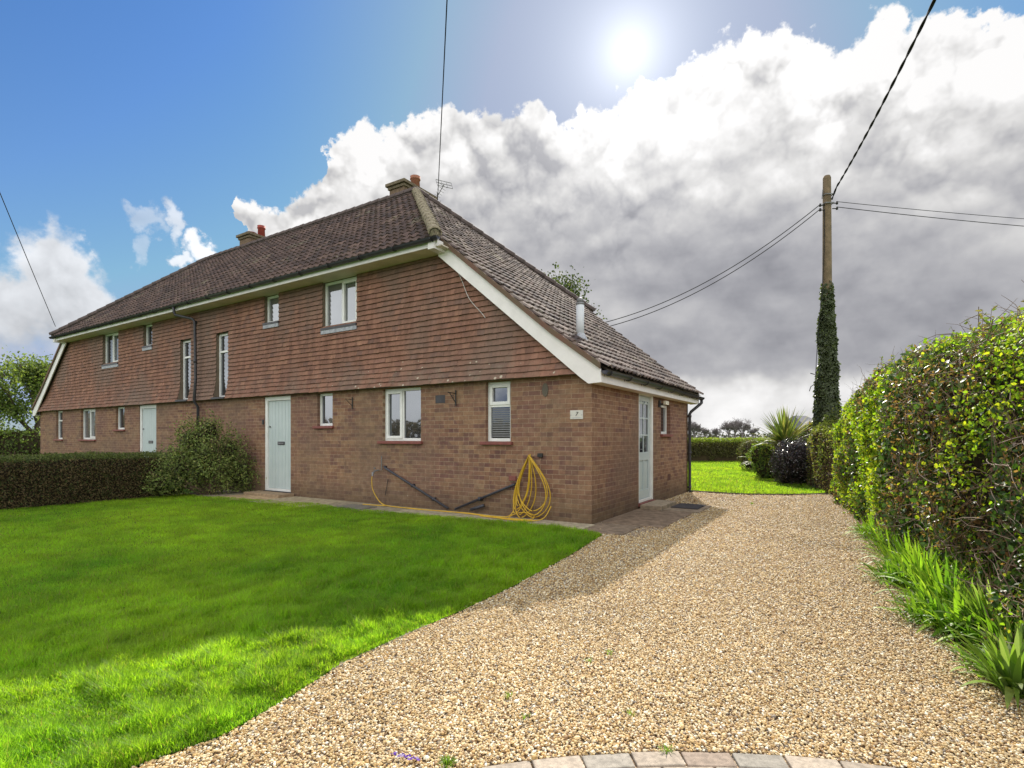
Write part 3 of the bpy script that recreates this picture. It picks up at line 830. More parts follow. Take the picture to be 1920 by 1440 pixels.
for s_, fx in ((1, lambda u: -u), (-1, lambda u: -WID + u)):
    xs = sorted((fx(-.205), fx(-.23))); mb = MB(); mb.box(xs[0], xs[1], -.137, DEP + .137, 2.175, 2.335); mb.build('fascia', M['fascia'], house)
    xs = sorted((fx(-.205), fx(.02))); mb = MB(); mb.box(xs[0], xs[1], -.137, DEP + .137, 2.18, 2.198); mb.build('soffit', M['soffit'], house)

def gutter(p, q, outward, name='gutter', r=.058, br=.9):
    p, q, o_ = Vector(p), Vector(q), Vector(outward); t = (q - p).normalized(); mb = MB(); K = 10; vs = []
    for c_ in (p, q):
        for rr_ in (r, r - .006):
            for k_ in range(K + 1):
                an = math.pi * (1 + k_ / K); vs.append(c_ + o_ * math.cos(an) * rr_ + Vector((0, 0, 1)) * math.sin(an) * rr_)
    n = K + 1
    fs = [(k_, k_ + 1, 2 * n + k_ + 1, 2 * n + k_) for k_ in range(K)] + [(n + k_ + 1, n + k_, 3 * n + k_, 3 * n + k_ + 1) for k_ in range(K)]
    fs += [(0, n, 3 * n, 2 * n), (K, 2 * n + K, 3 * n + K, n + K)]
    fs += [tuple(range(0, n)), tuple(range(2 * n, 3 * n))[::-1]]
    mb.add(vs, fs)
    g_ = mb.build(name, M['black'], house, True)
    L = (q - p).length; k_ = int(L / br)
    for i in range(k_ + 1):
        c_ = p + t * (.15 + i * (L - .3) / max(k_, 1))
        pts = [c_ + o_ * math.cos(math.pi * (1 + j / 6)) * (r + .006) + Vector((0, 0, 1)) * math.sin(math.pi * (1 + j / 6)) * (r + .006) for j in range(7)]
        m = MB(); m.tube(pts, .010, 6); m.tube([pts[0], pts[0] + Vector((0, 0, -.09)) - o_ * .02], .012, 6)
        m.build('gutter_bracket', M['black'], g_)
    return g_
gutter((-UE + .10, -.425 - .064, 4.835), (-WID + UE - .10, -.425 - .064, 4.835), (0, -1, 0))
gutter((.30, -.19, 2.345), (.30, DEP + .21, 2.33), (1, 0, 0), br=.85)
gutter((-WID - .30, -.15, 2.34), (-WID - .30, DEP + .2, 2.33), (-1, 0, 0))
# downpipes
mb = MB(); mb.tube([(-11.68, -.49, 4.80), (-11.68, -.49, 4.66), (-11.66, -.47, 4.58), (-11.25, -.24, 4.47), (-11.20, -.20, 4.40), (-11.22, -.17, 2.9), (-11.24, -.20, 2.3), (-11.24, -.10, 2.15), (-11.25, -.09, .02)], .036, 12)
for zz in (4.42, 3.4): mb.tube([(-11.22, -.18, zz), (-11.22, -.18, zz - .08)], .047, 12)
dp = mb.build('downpipe', M['black'], house, True)
mb = MB(); mb.tube([(.30, DEP + .12, 2.31), (.30, DEP + .12, 2.20), (.27, DEP + .08, 2.16), (.09, DEP - .05, 1.98), (.06, DEP - .07, 1.92), (.06, DEP - .07, .05), (.10, DEP - .07, -.02)], .036, 12)
for zz in (1.9, 1.0, .15): mb.tube([(.06, DEP - .07, zz), (.06, DEP - .07, zz - .06)], .046, 12)
mb.build('downpipe', M['black'], house, True)
# the grey flue on the end slope
fu, fy = .62, .92
FZ = roof_z(fu)
mb = MB(); mb.tube([(-fu, fy, FZ - .05), (-fu, fy, FZ + .60)], .070, 18); fo = mb.build('flue', M['galv'], house, True)
mb = MB(); mb.tube([(-fu, fy, FZ + .60), (-fu, fy, FZ + .64)], .072, 18); mb.tube([(-fu, fy, FZ + .64), (-fu, fy, FZ + .70), (-fu, fy, FZ + .73)], [.058, .058, .02], 18); mb.build('flue_cap', M['metal'], fo, True)
mb = MB(); mb.tube([(-fu, fy, FZ - .05), (-fu, fy, FZ + .10)], [.15, .08], 16); mb.box(-fu - .10, -fu + .10, fy - .12, fy + .12, FZ - .12, FZ + .0); mb.build('flashing', M['lead'], fo)

def chimney(x0, x1, y0, y1, ztop, potmat, pots):
    mb = MB(); mb.box(x0, x1, y0, y1, 6.6, ztop - .22)
    ch = mb.build('chimney', M['chim'], house)
    m = MB(); m.box(x0 - .04, x1 + .04, y0 - .04, y1 + .04, ztop - .23, ztop - .15); m.box(x0 - .09, x1 + .09, y0 - .09, y1 + .09, ztop - .148, ztop - .06)
    m.add([(x0 - .07, y0 - .07, ztop - .06), (x1 + .07, y0 - .07, ztop - .06), (x1 + .07, y1 + .07, ztop - .06), (x0 - .07, y1 + .07, ztop - .06),
           (x0 + .12, y0 + .12, ztop), (x1 - .12, y0 + .12, ztop), (x1 - .12, y1 - .12, ztop), (x0 + .12, y1 - .12, ztop)],
          [(4, 5, 6, 7), (0, 1, 5, 4), (1, 2, 6, 5), (2, 3, 7, 6), (3, 0, 4, 7)])
    m.build('chimney_cap', M['chimcap'], ch, bevel=.01)
    for (px_, py_, h, r) in pots:
        p = MB(); b0 = ztop - .03
        p.tube([(px_, py_, b0), (px_, py_, b0 + h * .78), (px_, py_, b0 + h * .80), (px_, py_, b0 + h * .86), (px_, py_, b0 + h * .88), (px_, py_, b0 + h)],
               [r * 1.02, r * .9, r * 1.1, r * 1.1, r * .95, r * 1.08], 16)
        p.tube([(px_, py_, b0 + h), (px_, py_, b0 + h + .002)], [r * .8, r * .8], 16)
        p.build('chimney_pot', potmat, ch, True)
chimney(-7.68, -7.12, 3.35, 4.60, 8.60, M['terracotta'], [(-7.41, 4.12, .44, .14), (-7.41, 3.72, .10, .17)])
chimney(-14.88, -14.28, 3.2, 4.2, 8.56, M['redpot'], [(-14.6, 3.85, .46, .13), (-14.58, 3.45, .08, .17)])
# aerial
ae = MB(); A0 = (-7.10, 4.75)
ae.tube([(A0[0], A0[1], 7.0), (A0[0], A0[1], 8.70)], .016, 8)
ae.tube([(A0[0] - .1, A0[1], 7.2), (A0[0] + .12, A0[1], 8.45)], .007, 6)
b0, b1 = Vector((A0[0] - .22, A0[1], 8.36)), Vector((A0[0] + .34, A0[1] - .1, 8.84))
ae.tube([b0, b1], .011, 6)
bd = (b1 - b0).normalized()
for i in range(9):
    c_ = b0 + (b1 - b0) * (i / 8.5); w_ = .08 + .012 * i
    ae.tube([c_ + Vector((0, -w_, 0)), c_ + Vector((0, w_, 0))], .005, 5)
for dz_ in (-.09, 0, .09):
    ae.tube([b1 + Vector((-.10 - dz_ * .3, -.22, dz_)), b1 + Vector((.14 - dz_ * .3, .20, dz_))], .009, 5)
for t_ in (0, .33, .66, 1):
    c_ = b1 + Vector((-.10 + .24 * t_, -.22 + .42 * t_, 0)); ae.tube([c_ + Vector((.03, 0, -.09)), c_ + Vector((-.03, 0, .09))], .006, 5)
ae.build('aerial', M['metal'], house)

# small things fixed to the walls
def fb(name, x0, x1, z0, z1, proud, mat, bev=.004, y=0):
    m = MB(); m.box(x0, x1, y - proud, y + .004, z0, z1); return m.build(name, mat, house, bevel=bev)
fb('air_brick', -3.13, -2.90, 1.98, 2.13, .004, M['black'])
fb('air_brick', -8.75 + 17.4 - 17.6 , -8.75, 2.02, 2.02 + .01, .002, M['black'])
fb('doorbell', -8.50, -8.47 + .01, 1.66, 1.77, .03, M['black'])
m = MB(); m.tube([(-2.64, -.02, 2.20), (-2.64, -.02, 1.92)], .012, 6)
m.tube([(-2.64, -.02, 1.97), (-2.64, -.20, 2.15), (-2.64, -.24, 2.14)], .008, 6); m.tube([(-2.64, -.02, 2.14), (-2.64, -.24, 2.15)], .008, 6)
for a in range(10):
    th = a * .6; m.tube([(-2.64, -.10 + .03 * math.cos(th), 2.08 + .03 * math.sin(th)), (-2.64, -.10 + .03 * math.cos(th + .6), 2.08 + .03 * math.sin(th + .6))], .005, 5)
m.build('hanging_bracket', M['ink'], house)
m = MB(); m.tube([(-5.36, -.02, 2.18), (-5.36, -.02, 1.94)], .012, 6); m.tube([(-5.36, -.02, 2.0), (-5.36, -.20, 2.14), (-5.36, -.02, 2.13)], .008, 6)
m.build('hanging_bracket', M['ink'], house)
m = MB(); n = 24
m.prism([(-.81 + .055 * math.cos(2 * math.pi * i / n), -.012, 2.12 + .11 * math.sin(2 * math.pi * i / n)) for i in range(n)], (0, 1, 0), .02)
m.build('oval_vent', simple('oval_plate', (.10, .085, .06), .6), house)
pl = fb('house_number_plate', -.36, -.14, 1.635, 1.775, .012, M['paper'], .003)
for cx_ in (-.345, -.155):
    m = MB(); m.tube([(cx_, -.012, 1.70), (cx_, -.016, 1.70)], .006, 10); m.build('screw', M['metal'], pl)
cu = bpy.data.curves.new('numeral', 'FONT'); cu.body = '7'; cu.size = .095; cu.extrude = .001; cu.align_x = 'CENTER'; cu.align_y = 'CENTER'; cu.shear = .25
tmp = bpy.data.objects.new('numeral', cu); col.objects.link(tmp)
dg = bpy.context.evaluated_depsgraph_get(); me = bpy.data.meshes.new_from_object(tmp.evaluated_get(dg)); bpy.data.objects.remove(tmp)
num = bpy.data.objects.new('numeral', me); me.materials.clear(); me.materials.append(M['ink']); col.objects.link(num); num.parent = pl
num.location = (-.25, -.0155, 1.712); num.rotation_euler = (R(90), 0, 0)
m = MB(); m.box(-.33, -.17, -.0135, -.012, 1.652, 1.66); m.build('plate_rule', M['lead'], pl)
# waste pipes in a V, their clips and the gully
gz = .03
m = MB(); m.tube([(-4.40, -.0, .77), (-4.40, -.05, .77), (-4.36, -.055, .74), (-2.78, -.06, .06)], .022, 10)
for t_ in (.45, .78): m.box(-4.36 + 1.58 * t_ - .02, -4.36 + 1.58 * t_ + .02, -.085, 0, .74 - .68 * t_ - .03, .74 - .68 * t_ + .03)
m.build('waste_pipe', M['pipe'], house, True)
m = MB(); m.tube([(-1.38, 0, .56), (-1.38, -.05, .56), (-1.42, -.055, .54), (-2.62, -.06, .06)], .022, 10)
m.tube([(-2.25, -.09, .08), (-1.98, -.07, .17)], .028, 10); m.box(-2.1, -2.06, -.085, 0, .24, .31)
m.build('waste_pipe', M['pipe'], house, True)
fb('pipe_box', -1.50, -1.36, .62, .70, .03, M['redtile'])
m = MB(); m.tube([(-4.50, -.03, .98), (-4.50, -.03, .70), (-4.60, -.06, .70)], .009, 8); m.tube([(-4.60, -.02, .69), (-4.63, -.10, .68), (-4.65, -.12, .60)], [.014, .016, .010], 8)
m.tube([(-4.63, -.09, .72), (-4.63, -.09, .75)], .018, 8)
m.build('tap', M['metal'], house)
m = MB(); m.tube([(-4.33, -.02, .52), (-4.40, -.03, .2)], .006, 6); m.build('stub_cable', M['ink'], house)
# white cable on the hung tiles
pts = []
for i in range(15):
    t_ = i / 14; x = -2.62 + .66 * t_; zz = 4.42 - 1.0 * t_ - .10 * math.sin(t_ * 3.1) * 1.0
    pts.append((x + .02 * math.sin(t_ * 9), -.075, zz))
m = MB(); m.tube(pts, .006, 6); m.build('wall_cable', M['cable_white'], house)
# side: security lamp, air brick
m = MB(); m.box(0, .035, 3.42, 3.53, 1.98, 2.12); m.box(.03, .12, 3.46, 3.50, 2.02, 2.06)
lp = m.build('security_lamp', M['black'], house, bevel=.004)
m = MB(); m.box(.10, .16, 3.44, 3.66, 2.03, 2.11); m.build('lamp_head', M['cream'], lp, bevel=.008)
m = MB(); m.box(-.004, .004, 4.12, 4.34, .40, .54); m.build('air_brick', simple('dark_red_vent', (.11, .045, .035), .8), house, bevel=.003)

# ================================================================== THE GROUND
def sheet(name, poly, z, mat, res=0):
    bm = bmesh.new(); f = bm.faces.new([bm.verts.new((p[0], p[1], z)) for p in poly])
    bmesh.ops.triangulate(bm, faces=bm.faces[:])
    bmesh.ops.recalc_face_normals(bm, faces=bm.faces[:])
    me = bpy.data.meshes.new(name); bm.to_mesh(me); bm.free(); me.materials.append(mat)
    if me.polygons and me.polygons[0].normal.z < 0: me.flip_normals()
    o = bpy.data.objects.new(name, me); col.objects.link(o); return tag(o, kind='structure')
def ground_mat(name, c1, c2, c3, s1=1.5, s2=60, bump=.6):
    m, t, b = new_mat(name)
    oc = t.node('ShaderNodeTexCoord').outputs['Object']
    c = t.mix(t.smooth(t.noise(oc, s1, 5, .6), .35, .65), c1, c2)
    c = t.mix(t.smooth(t.noise(oc, s2, 4, .7), .45, .7), c, c3)
    t.l.new(c, b.inputs['Base Color']); b.inputs['Roughness'].default_value = .95; b.inputs['Specular IOR Level'].default_value = .1
    bp = t.node('ShaderNodeBump'); bp.inputs['Strength'].default_value = bump; bp.inputs['Distance'].default_value = .02
    t.l.new(t.noise(oc, s2, 5, .7), bp.inputs['Height']); t.l.new(bp.outputs[0], b.inputs['Normal']); return m
M['field'] = ground_mat('field', (.06, .13, .02), (.08, .15, .03), (.04, .08, .015), .05, 3)
M['turf'] = ground_mat('turf', (.05, .12, .012), (.075, .13, .016), (.03, .045, .012), 1.2, 50)
M['soil'] = ground_mat('soil', (.07, .05, .03), (.045, .035, .02), (.10, .08, .05), 2, 40)
def gravel_mat():
    m, t, b = new_mat('gravel_bed')
    oc = t.node('ShaderNodeTexCoord').outputs['Object']
    warp = t.v('ADD', oc, t.v('SCALE', t.noise(oc, 40, 2, .5, 'Color'), scale=.01))
    v = t.node('ShaderNodeTexVoronoi'); v.inputs['Scale'].default_value = 62; t.l.new(warp, v.inputs['Vector'])
    sc = t.node('ShaderNodeSeparateColor'); t.l.new(v.outputs['Color'], sc.inputs[0])
    c = t.ramp(sc.outputs[0], [(0, (.22, .12, .055)), (.25, (.42, .27, .14)), (.5, (.55, .40, .24)), (.75, (.66, .54, .38)), (1, (.78, .70, .58))])
    c = t.mix(t.smooth(v.outputs['Distance'], .35, .65, 0, .75), c, (.06, .04, .025))
    c = t.v('SCALE', c, scale=t.smooth(t.noise(oc, .8, 4, .6), .3, .7, .8, 1.12))
    t.l.new(c, b.inputs['Base Color']); b.inputs['Roughness'].default_value = .85
    bp = t.node('ShaderNodeBump'); bp.inputs['Strength'].default_value = .9; bp.inputs['Distance'].default_value = .012; bp.invert = True
    t.l.new(v.outputs['Distance'], bp.inputs['Height']); t.l.new(bp.outputs[0], b.inputs['Normal']); return m
M['gravel'] = gravel_mat()

sheet('ground', [(-2500, -600), (2500, -600), (2500, 3500), (-2500, 3500)], -.06, M['field'])
# front lawn outline: along the path by the house, then round the gravel edge
path_edge = [(-.20, -.52), (-1.8, -.54), (-3.2, -.60), (-3.9, -.70), (-4.9, -.80), (-5.6, -.62), (-7.2, -.80), (-8.9, -1.05), (-10.0, -1.1)]
pe = [tuple(HW(x, y)[:2]) for x, y in path_edge]
drive_edge = [G(1130, 1003), G(1062, 1045), G(965, 1098), G(870, 1143), G(760, 1190), G(640, 1245), G(540, 1310), G(420, 1378), G(245, 1440), (-1.9, 1.75), (-2.6, 1.2)]
lawn_poly = drive_edge[::-1] + pe + [tuple(HW(-10.2, -12)[:2]), (-16, -2)]
sheet('lawn', lawn_poly, .0, M['turf'])
path_poly = [tuple(HW(x, y)[:2]) for x, y in [(-.0, -.62)] + path_edge] + [tuple(HW(-10.0, .0)[:2]), tuple(HW(0, 0)[:2])]
mb = MB()
xs = [0.06, -1.9, -3.6, -5.5, -7.25, -8.7, -10.0]
cols_ = [(.36, .31, .22), (.33, .29, .20), (.27, .235, .165), (.34, .29, .19), (.40, .29, .17), (.31, .26, .19)]
for i in range(6):
    a, b_ = xs[i], xs[i + 1]
    mb.box(b_ + .012, a, -1.12 if i > 2 else -.66 if i < 2 else -.86, -.004, -.05, .012 + .003 * (i % 2), cols_[i])
po = mb.build('path', vcol('worn_concrete', .9, .2, .3, 9, .5), None, bevel=.01); po.parent = None
po.location = (C0[0], C0[1], 0); po.rotation_euler = (0, 0, math.atan2(-.5332, .846)); tag(po, kind='structure')
# flat grey manhole slab
mb = MB(); mb.box(-4.95, -4.25, -.80, -.38, -.02, .034)
o = mb.build('manhole_cover', simple('grey_slab', (.20, .185, .15), .9, (.13, .12, .10), 8, .5), None, bevel=.008)
o.location = po.location; o.rotation_euler = po.rotation_euler
tag(o, 'flat grey manhole slab set in the concrete path below the two pane window', 'manhole')
# gravel
hedge_foot = [(7.6, 12.75), (7.5, 11.2), (5.75, 8.2), (3.85, 5.0), G(1790, 1200), G(1880, 1275), (2.75, 2.7), (2.5, 1.2)]
gravel_poly = drive_edge[:-1] + [(-1.6, 1.2)] + hedge_foot[::-1] + [tuple(HW(.3, DEP + .35)[:2]), tuple(HW(0, DEP)[:2]), tuple(HW(0, -.02)[:2]), tuple(HW(.02, -.62)[:2])]
sheet('gravel_bed', gravel_poly, -.012, M['gravel'])
# soil strip under the hedge
soil_poly = [(p[0] - .05, p[1]) for p in hedge_foot] + [(6, 1), (12, 14)]
sheet('soil_border', soil_poly, -.02, M['soil'])
# back lawn
back_edge = [tuple(HW(-.1, DEP + .4)[:2]), G(1298, 921), (5.2, 12.75), G(1400, 927), G(1480, 928), G(1548, 926)]
back_poly = back_edge + [(8.2, 13.6), (9.2, 15.5), (9.6, 20), (14, 30.5), (-30, 30.5), tuple(HW(-12, DEP + .4)[:2])]
sheet('back_lawn', back_poly, .015, M['turf'])
# shallow soil lip of the lawn edge
mb = MB(); pts = [Vector((*p, -.02)) for p in [back_edge[1], back_edge[2], back_edge[3], back_edge[4], back_edge[5]]]
mb.tube(pts, .045, 6); tag(mb.build('lawn_edge', M['soil'], None, True), kind='structure')
# pad, step and mat at the side door (house coordinates)
def hobj(mb, name, mat, bev=0, smooth=False):
    o = mb.build(name, mat, None, smooth, bev); o.location = (C0[0], C0[1], 0); o.rotation_euler = (0, 0, math.atan2(-.5332, .846)); return o
mb = MB(); mb.box(.004, 1.02, .30, 2.15, -.05, .008, (.20, .145, .10)); mb.box(.004, 1.10, 2.162, 3.3, -.05, .014, (.24, .185, .13)); mb.box(.004, .70, -.55, .288, -.05, .004, (.20, .15, .105))
tag(hobj(mb, 'side_pad', vcol('worn_brown_concrete', .9, .2, .35, 7, .5), .01), kind='structure')
mb = MB(); mb.box(.055, .46, 2.10, 3.12, .0, .085, (.30, .24, .17))
tag(hobj(mb, 'door_step', vcol('step_concrete', .9, .2, .25, 12, .4), .012), 'worn concrete step below the pale side door', 'step')
mb = MB(); mb.box(.50, 1.0, 2.55, 3.25, .014, .03)
tag(hobj(mb, 'door_mat', M['rubber'], .004), 'dark rubber mat lying on the gravel by the side door step', 'mat')
mb = MB(); mb.box(-8.62, -7.28, -.42, -.02, .0, .075, (.30, .22, .14))
tag(hobj(mb, 'door_step', vcol('front_step_concrete', .9, .2, .25, 12, .4), .012), 'low concrete step below the plank front door', 'step')

# concrete edging strip between lawn and gravel (a short run shows)
mb = MB()
E_ = [Vector((*G(x, y), 0)) for x, y in ((800, 1171), (735, 1199), (660, 1233), (600, 1264), (560, 1288))]
for a, b_ in zip(E_, E_[1:]):
    t_ = (b_ - a).normalized(); nn = Vector((-t_.y, t_.x, 0)) * .02
    P_ = [a + nn, a - nn, b_ - nn, b_ + nn]
    mb.prism([p + Vector((0, 0, -.05)) for p in P_], (0, 0, 1), .052)
tag(mb.build('kerb', M['concrete'], None), kind='structure')

# block paving arc at the photographer's feet
mb = MB(); cx_, cy_ = .50, 5.6 - 8.6
Rb = 0
c_top = G(1250, 1408)                     # crown of the arc
Rarc = 3.3; cc = (c_top[0] + .06, c_top[1] - Rarc)
pal = [(.33, .275, .215), (.30, .27, .225), (.36, .30, .235), (.31, .24, .185), (.28, .255, .215)]
for rr_i in range(3):
    ro = Rarc - rr_i * .108; n = 60
    for i in range(-14, 15):
        da = .216 / ro; a0 = (i + (.5 if rr_i % 2 else .0)) * da; a1 = a0 + da - .009 / ro
        p = [(cc[0] + math.sin(a) * r_, cc[1] + math.cos(a) * r_, -.062) for a, r_ in ((a0, ro), (a1, ro), (a1, ro - .10), (a0, ro - .10))]
        c = random.choice(pal); h = random.uniform(.85, 1.15)
        mb.prism(p[::-1], (0, 0, 1), .062 + random.uniform(-.002, .003), tuple(q * h for q in c))
tag(mb.build('paving_blocks', vcol('block_paving', .85, .3, .25, 30, .5), None, bevel=.006), kind='structure')

# ---- pebbles
ICO_V = []; ph = (1 + 5 ** .5) / 2
for a, b_ in ((-1, ph), (1, ph), (-1, -ph), (1, -ph)): ICO_V.append((a, b_, 0))
for a, b_ in ((-1, ph), (1, ph), (-1, -ph), (1, -ph)): ICO_V.append((0, a, b_))
for a, b_ in ((ph, -1), (ph, 1), (-ph, -1), (-ph, 1)): ICO_V.append((a, 0, b_))
ICO_V = np.array(ICO_V) / math.sqrt(1 + ph * ph)
ICO_F = np.array([(0, 11, 5), (0, 5, 1), (0, 1, 7), (0, 7, 10), (0, 10, 11), (1, 5, 9), (5, 11, 4), (11, 10, 2), (10, 7, 6), (7, 1, 8),
                  (3, 9, 4), (3, 4, 2), (3, 2, 6), (3, 6, 8), (3, 8, 9), (4, 9, 5), (2, 4, 11), (6, 2, 10), (8, 6, 7), (9, 8, 1)])
P2, r_ = polar(520000, 1.9, 15, -46, 46, 3.5)
de = np.array(drive_edge); dd = np.full(len(P2), 9.0)
for i in range(len(de) - 1):
    a, b_ = de[i], de[i + 1]; ab = b_ - a; t = np.clip(((P2 - a) @ ab) / (ab @ ab), 0, 1)
    dd = np.minimum(dd, np.linalg.norm(P2 - (a + t[:, None] * ab), axis=1))
keep = in_poly(P2, gravel_poly) | ((dd < .10) & (rng.random(len(P2)) < .10))
dx_ = P2[:, 0] - cc[0]; dy_ = P2[:, 1] - cc[1]; keep &= (dx_ ** 2 + dy_ ** 2 > (Rarc + .0) ** 2)
# no pebbles on the pad
hx = (P2[:, 0] - C0[0]) * .846 - (P2[:, 1] - C0[1]) * .5332; hy = (P2[:, 0] - C0[0]) * .5332 + (P2[:, 1] - C0[1]) * .846
pad = (hx < 1.0 + .12 * np.sin(hy * 5)) & (hy > -.6) & (hy < 3.4)
keep &= ~(pad & (rng.random(len(P2)) > .06 + .5 * np.clip((hx - .7) / .4, 0, 1)))
P2, r_ = P2[keep], r_[keep]; n = len(P2)
print('pebbles', n)
sz = .0053 * (1 + .28 * rng.standard_normal(n)).clip(.5, 1.9) * (1 + np.clip(r_ - 4, 0, 20) * .085)
sz *= np.where(rng.random(n) < .02, 1.7, 1)
ang_ = rng.uniform(0, 2 * math.pi, n); tl = rng.normal(0, .35, (n, 2))
Zv = norm(np.stack([tl[:, 0], tl[:, 1], np.ones(n)], 1))
Xv = np.stack([np.cos(ang_), np.sin(ang_), np.zeros(n)], 1); Xv = norm(Xv - Zv * (Xv * Zv).sum(1, keepdims=True)); Yv = np.cross(Zv, Xv)
asp = rng.uniform(.6, 1.0, n)[:, None]; fl_ = rng.uniform(.42, .7, n)[:, None]; s_ = sz[:, None]
pp = np.stack([P2[:, 0], P2[:, 1], -.004 + rng.uniform(-.002, .006, n) + .006 * (vnoise(np.c_[P2, P2[:, 0] * 0], 2.2) - .5)], 1)
palp = np.array([(.56, .40, .185), (.66, .50, .27), (.44, .28, .11), (.74, .63, .42), (.82, .76, .62), (.28, .165, .075), (.60, .45, .24), (.52, .33, .12), (.20, .16, .12)])
pc = palp[rng.choice(9, n, p=[.18, .18, .13, .14, .09, .10, .09, .05, .04])] * rng.uniform(.74, 1.12, (n, 1)) * (.84 + .36 * fbm(np.c_[P2, P2[:, 0] * 0], .7, 3))[:, None]
TVp = ICO_V * (1 + .0)
M['pebble'] = vcol('pebbles', .7, .35, .18, 300, 0)
ob = scatter('gravel', TVp, ICO_F, pp, Xv * s_ * 1.25, Yv * s_ * asp * 1.15, Zv * s_ * fl_, pc.clip(0, .85), M['pebble'], smooth=True)
tag(ob, 'tan and cream gravel stones covering the drive', 'gravel', kind='stuff')

# ---- grass
BLADE_V = np.array([(-.5, 0, 0), (.5, 0, 0), (.38, .28, .55), (-.38, .28, .55), (0, 1.0, 1.0)])   # x width, y lean, z height
BLADE_F = np.array([(0, 1, 2), (0, 2, 3), (3, 2, 4)])
M['grass'] = leafmat('grass_blades', .5, .6, .35, 2.4)
def grass(name, label, P2, r_, hgt, wid, colf, zb=0.0, lean=.55):
    n = len(P2); P3 = np.c_[P2, np.full(n, zb)]
    a = rng.uniform(0, 2 * math.pi, n)
    X = np.stack([np.cos(a), np.sin(a), a * 0], 1) * wid[:, None]
    Yd = np.stack([-np.sin(a), np.cos(a), a * 0], 1) * (hgt * rng.uniform(.1, lean * 2, n))[:, None]
    Z = np.stack([a * 0, a * 0, hgt], 1)
    o = scatter(name, BLADE_V, BLADE_F, P3, X, Yd, Z, colf(P3, n), M['grass'], smooth=False)
    return tag(o, label, 'grass', kind='stuff')
def gcol(P3, n):
    t = np.clip((fbm(P3, .9, 3)[:, None] - .5) * 1.1 + .5 + .35 * (fbm(P3 + 70, 9.0, 2)[:, None] - .5), 0, 1); t2 = fbm(P3 + 31, 4.0, 2)[:, None]
    c = np.array((.11, .225, .016)) * (1 - t) + np.array((.26, .36, .024)) * t
    c = c * (.72 + .56 * t2) * rng.uniform(.7, 1.3, (n, 1))
    dry = rng.random(n) < .05; c[dry] = np.array((.24, .20, .07)) * rng.uniform(.7, 1.2, (dry.sum(), 1))
    return c
P2, r_ = polar(980000, 2.0, 17, -50, 12, 3.4)
P2 += rng.normal(0, .006, P2.shape)
k_ = in_poly(P2, lawn_poly); P2, r_ = P2[k_], r_[k_]; n = len(P2); print('grass', n)
P3 = np.c_[P2, P2[:, 0] * 0]
tuft = fbm(P3, 5.5, 2) * 1.2 * (fbm(P3 + 9, 1.6, 2) + .2)
# the uncut strip along the drive stands longer
de = np.array(drive_edge); dd = np.full(n, 9.0)
for i in range(len(de) - 1):
    a, b_ = de[i], de[i + 1]; ab = b_ - a; t = np.clip(((P2 - a) @ ab) / (ab @ ab), 0, 1)
    dd = np.minimum(dd, np.linalg.norm(P2 - (a + t[:, None] * ab), axis=1))
longer = np.clip(1.25 - dd * .35, .0, 1)
tuft2 = np.clip((fbm(P3 + 5, 7.5, 2) - .42) * 3.2, 0, 1.4)
hgt = (.020 + .034 * tuft + .060 * longer * tuft2) * rng.uniform(.5, 1.35, n) * np.clip(dd / .05, .45, 1)
grass('grass', 'short green lawn grass in front of the house, sunlit along the drive', P2, r_, hgt, (.0019 + .00058 * r_) * rng.uniform(.7, 1.3, n), gcol)
P2 = np.stack([rng.uniform(1.0, 15, 160000), 12.2 + 18.3 * rng.random(160000) ** 1.7], 1)
k_ = in_poly(P2, back_poly); P2 = P2[k_]; n = len(P2); r_ = np.linalg.norm(P2, axis=1)
grass('grass', 'bright sunlit lawn behind the house', P2, r_, rng.uniform(.03, .075, n), (.0025 + .0008 * r_) * rng.uniform(.7, 1.3, n),
      lambda P, n: gcol(P, n) * np.array((.86, .82, .9)), .012)

# ================================================================== FOLIAGE
LEAF_V = np.array([(0, 0, 0), (-.36, .35, .06), (-.30, .75, .05), (0, 1.05, -.04), (.30, .75, .05), (.36, .35, .06), (0, .5, -.03)])
LEAF_F = np.array([(0, 6, 1), (1, 6, 2), (2, 6, 3), (3, 6, 4), (4, 6, 5), (5, 6, 0)])
QUAD_V = np.array([(0, 0, 0), (-.4, .5, .05), (0, 1, 0), (.4, .5, .05)]); QUAD_F = np.array([(0, 3, 2), (0, 2, 1)])
M['leaf'] = leafmat('leaves', .55, .42, .25, 1.8)
M['gloss'] = leafmat('glossy_leaves', .42, .3, .35, 1.8)
M['matt'] = leafmat('dull_leaves', .6, .3, .25, 1.5)
def leaves(name, pos, nrm, size, colr, mat, parent, jit=.8, detail=True, droop=0.0, width=1.0):
    n = len(pos)
    N = norm(nrm + rng.normal(0, jit, (n, 3)))
    T = rng.normal(0, 1, (n, 3)); T[:, 2] -= droop; T = norm(T - N * (T * N).sum(1, keepdims=True)); B = np.cross(N, T)
    s = size[:, None]
    return scatter(name, LEAF_V if detail else QUAD_V, LEAF_F if detail else QUAD_F, pos, B * s * width, T * s, N * s, colr, mat, parent)
def jig(c, n, a=.25): return np.array(c) * rng.uniform(1 - a, 1 + a, (n, 1))

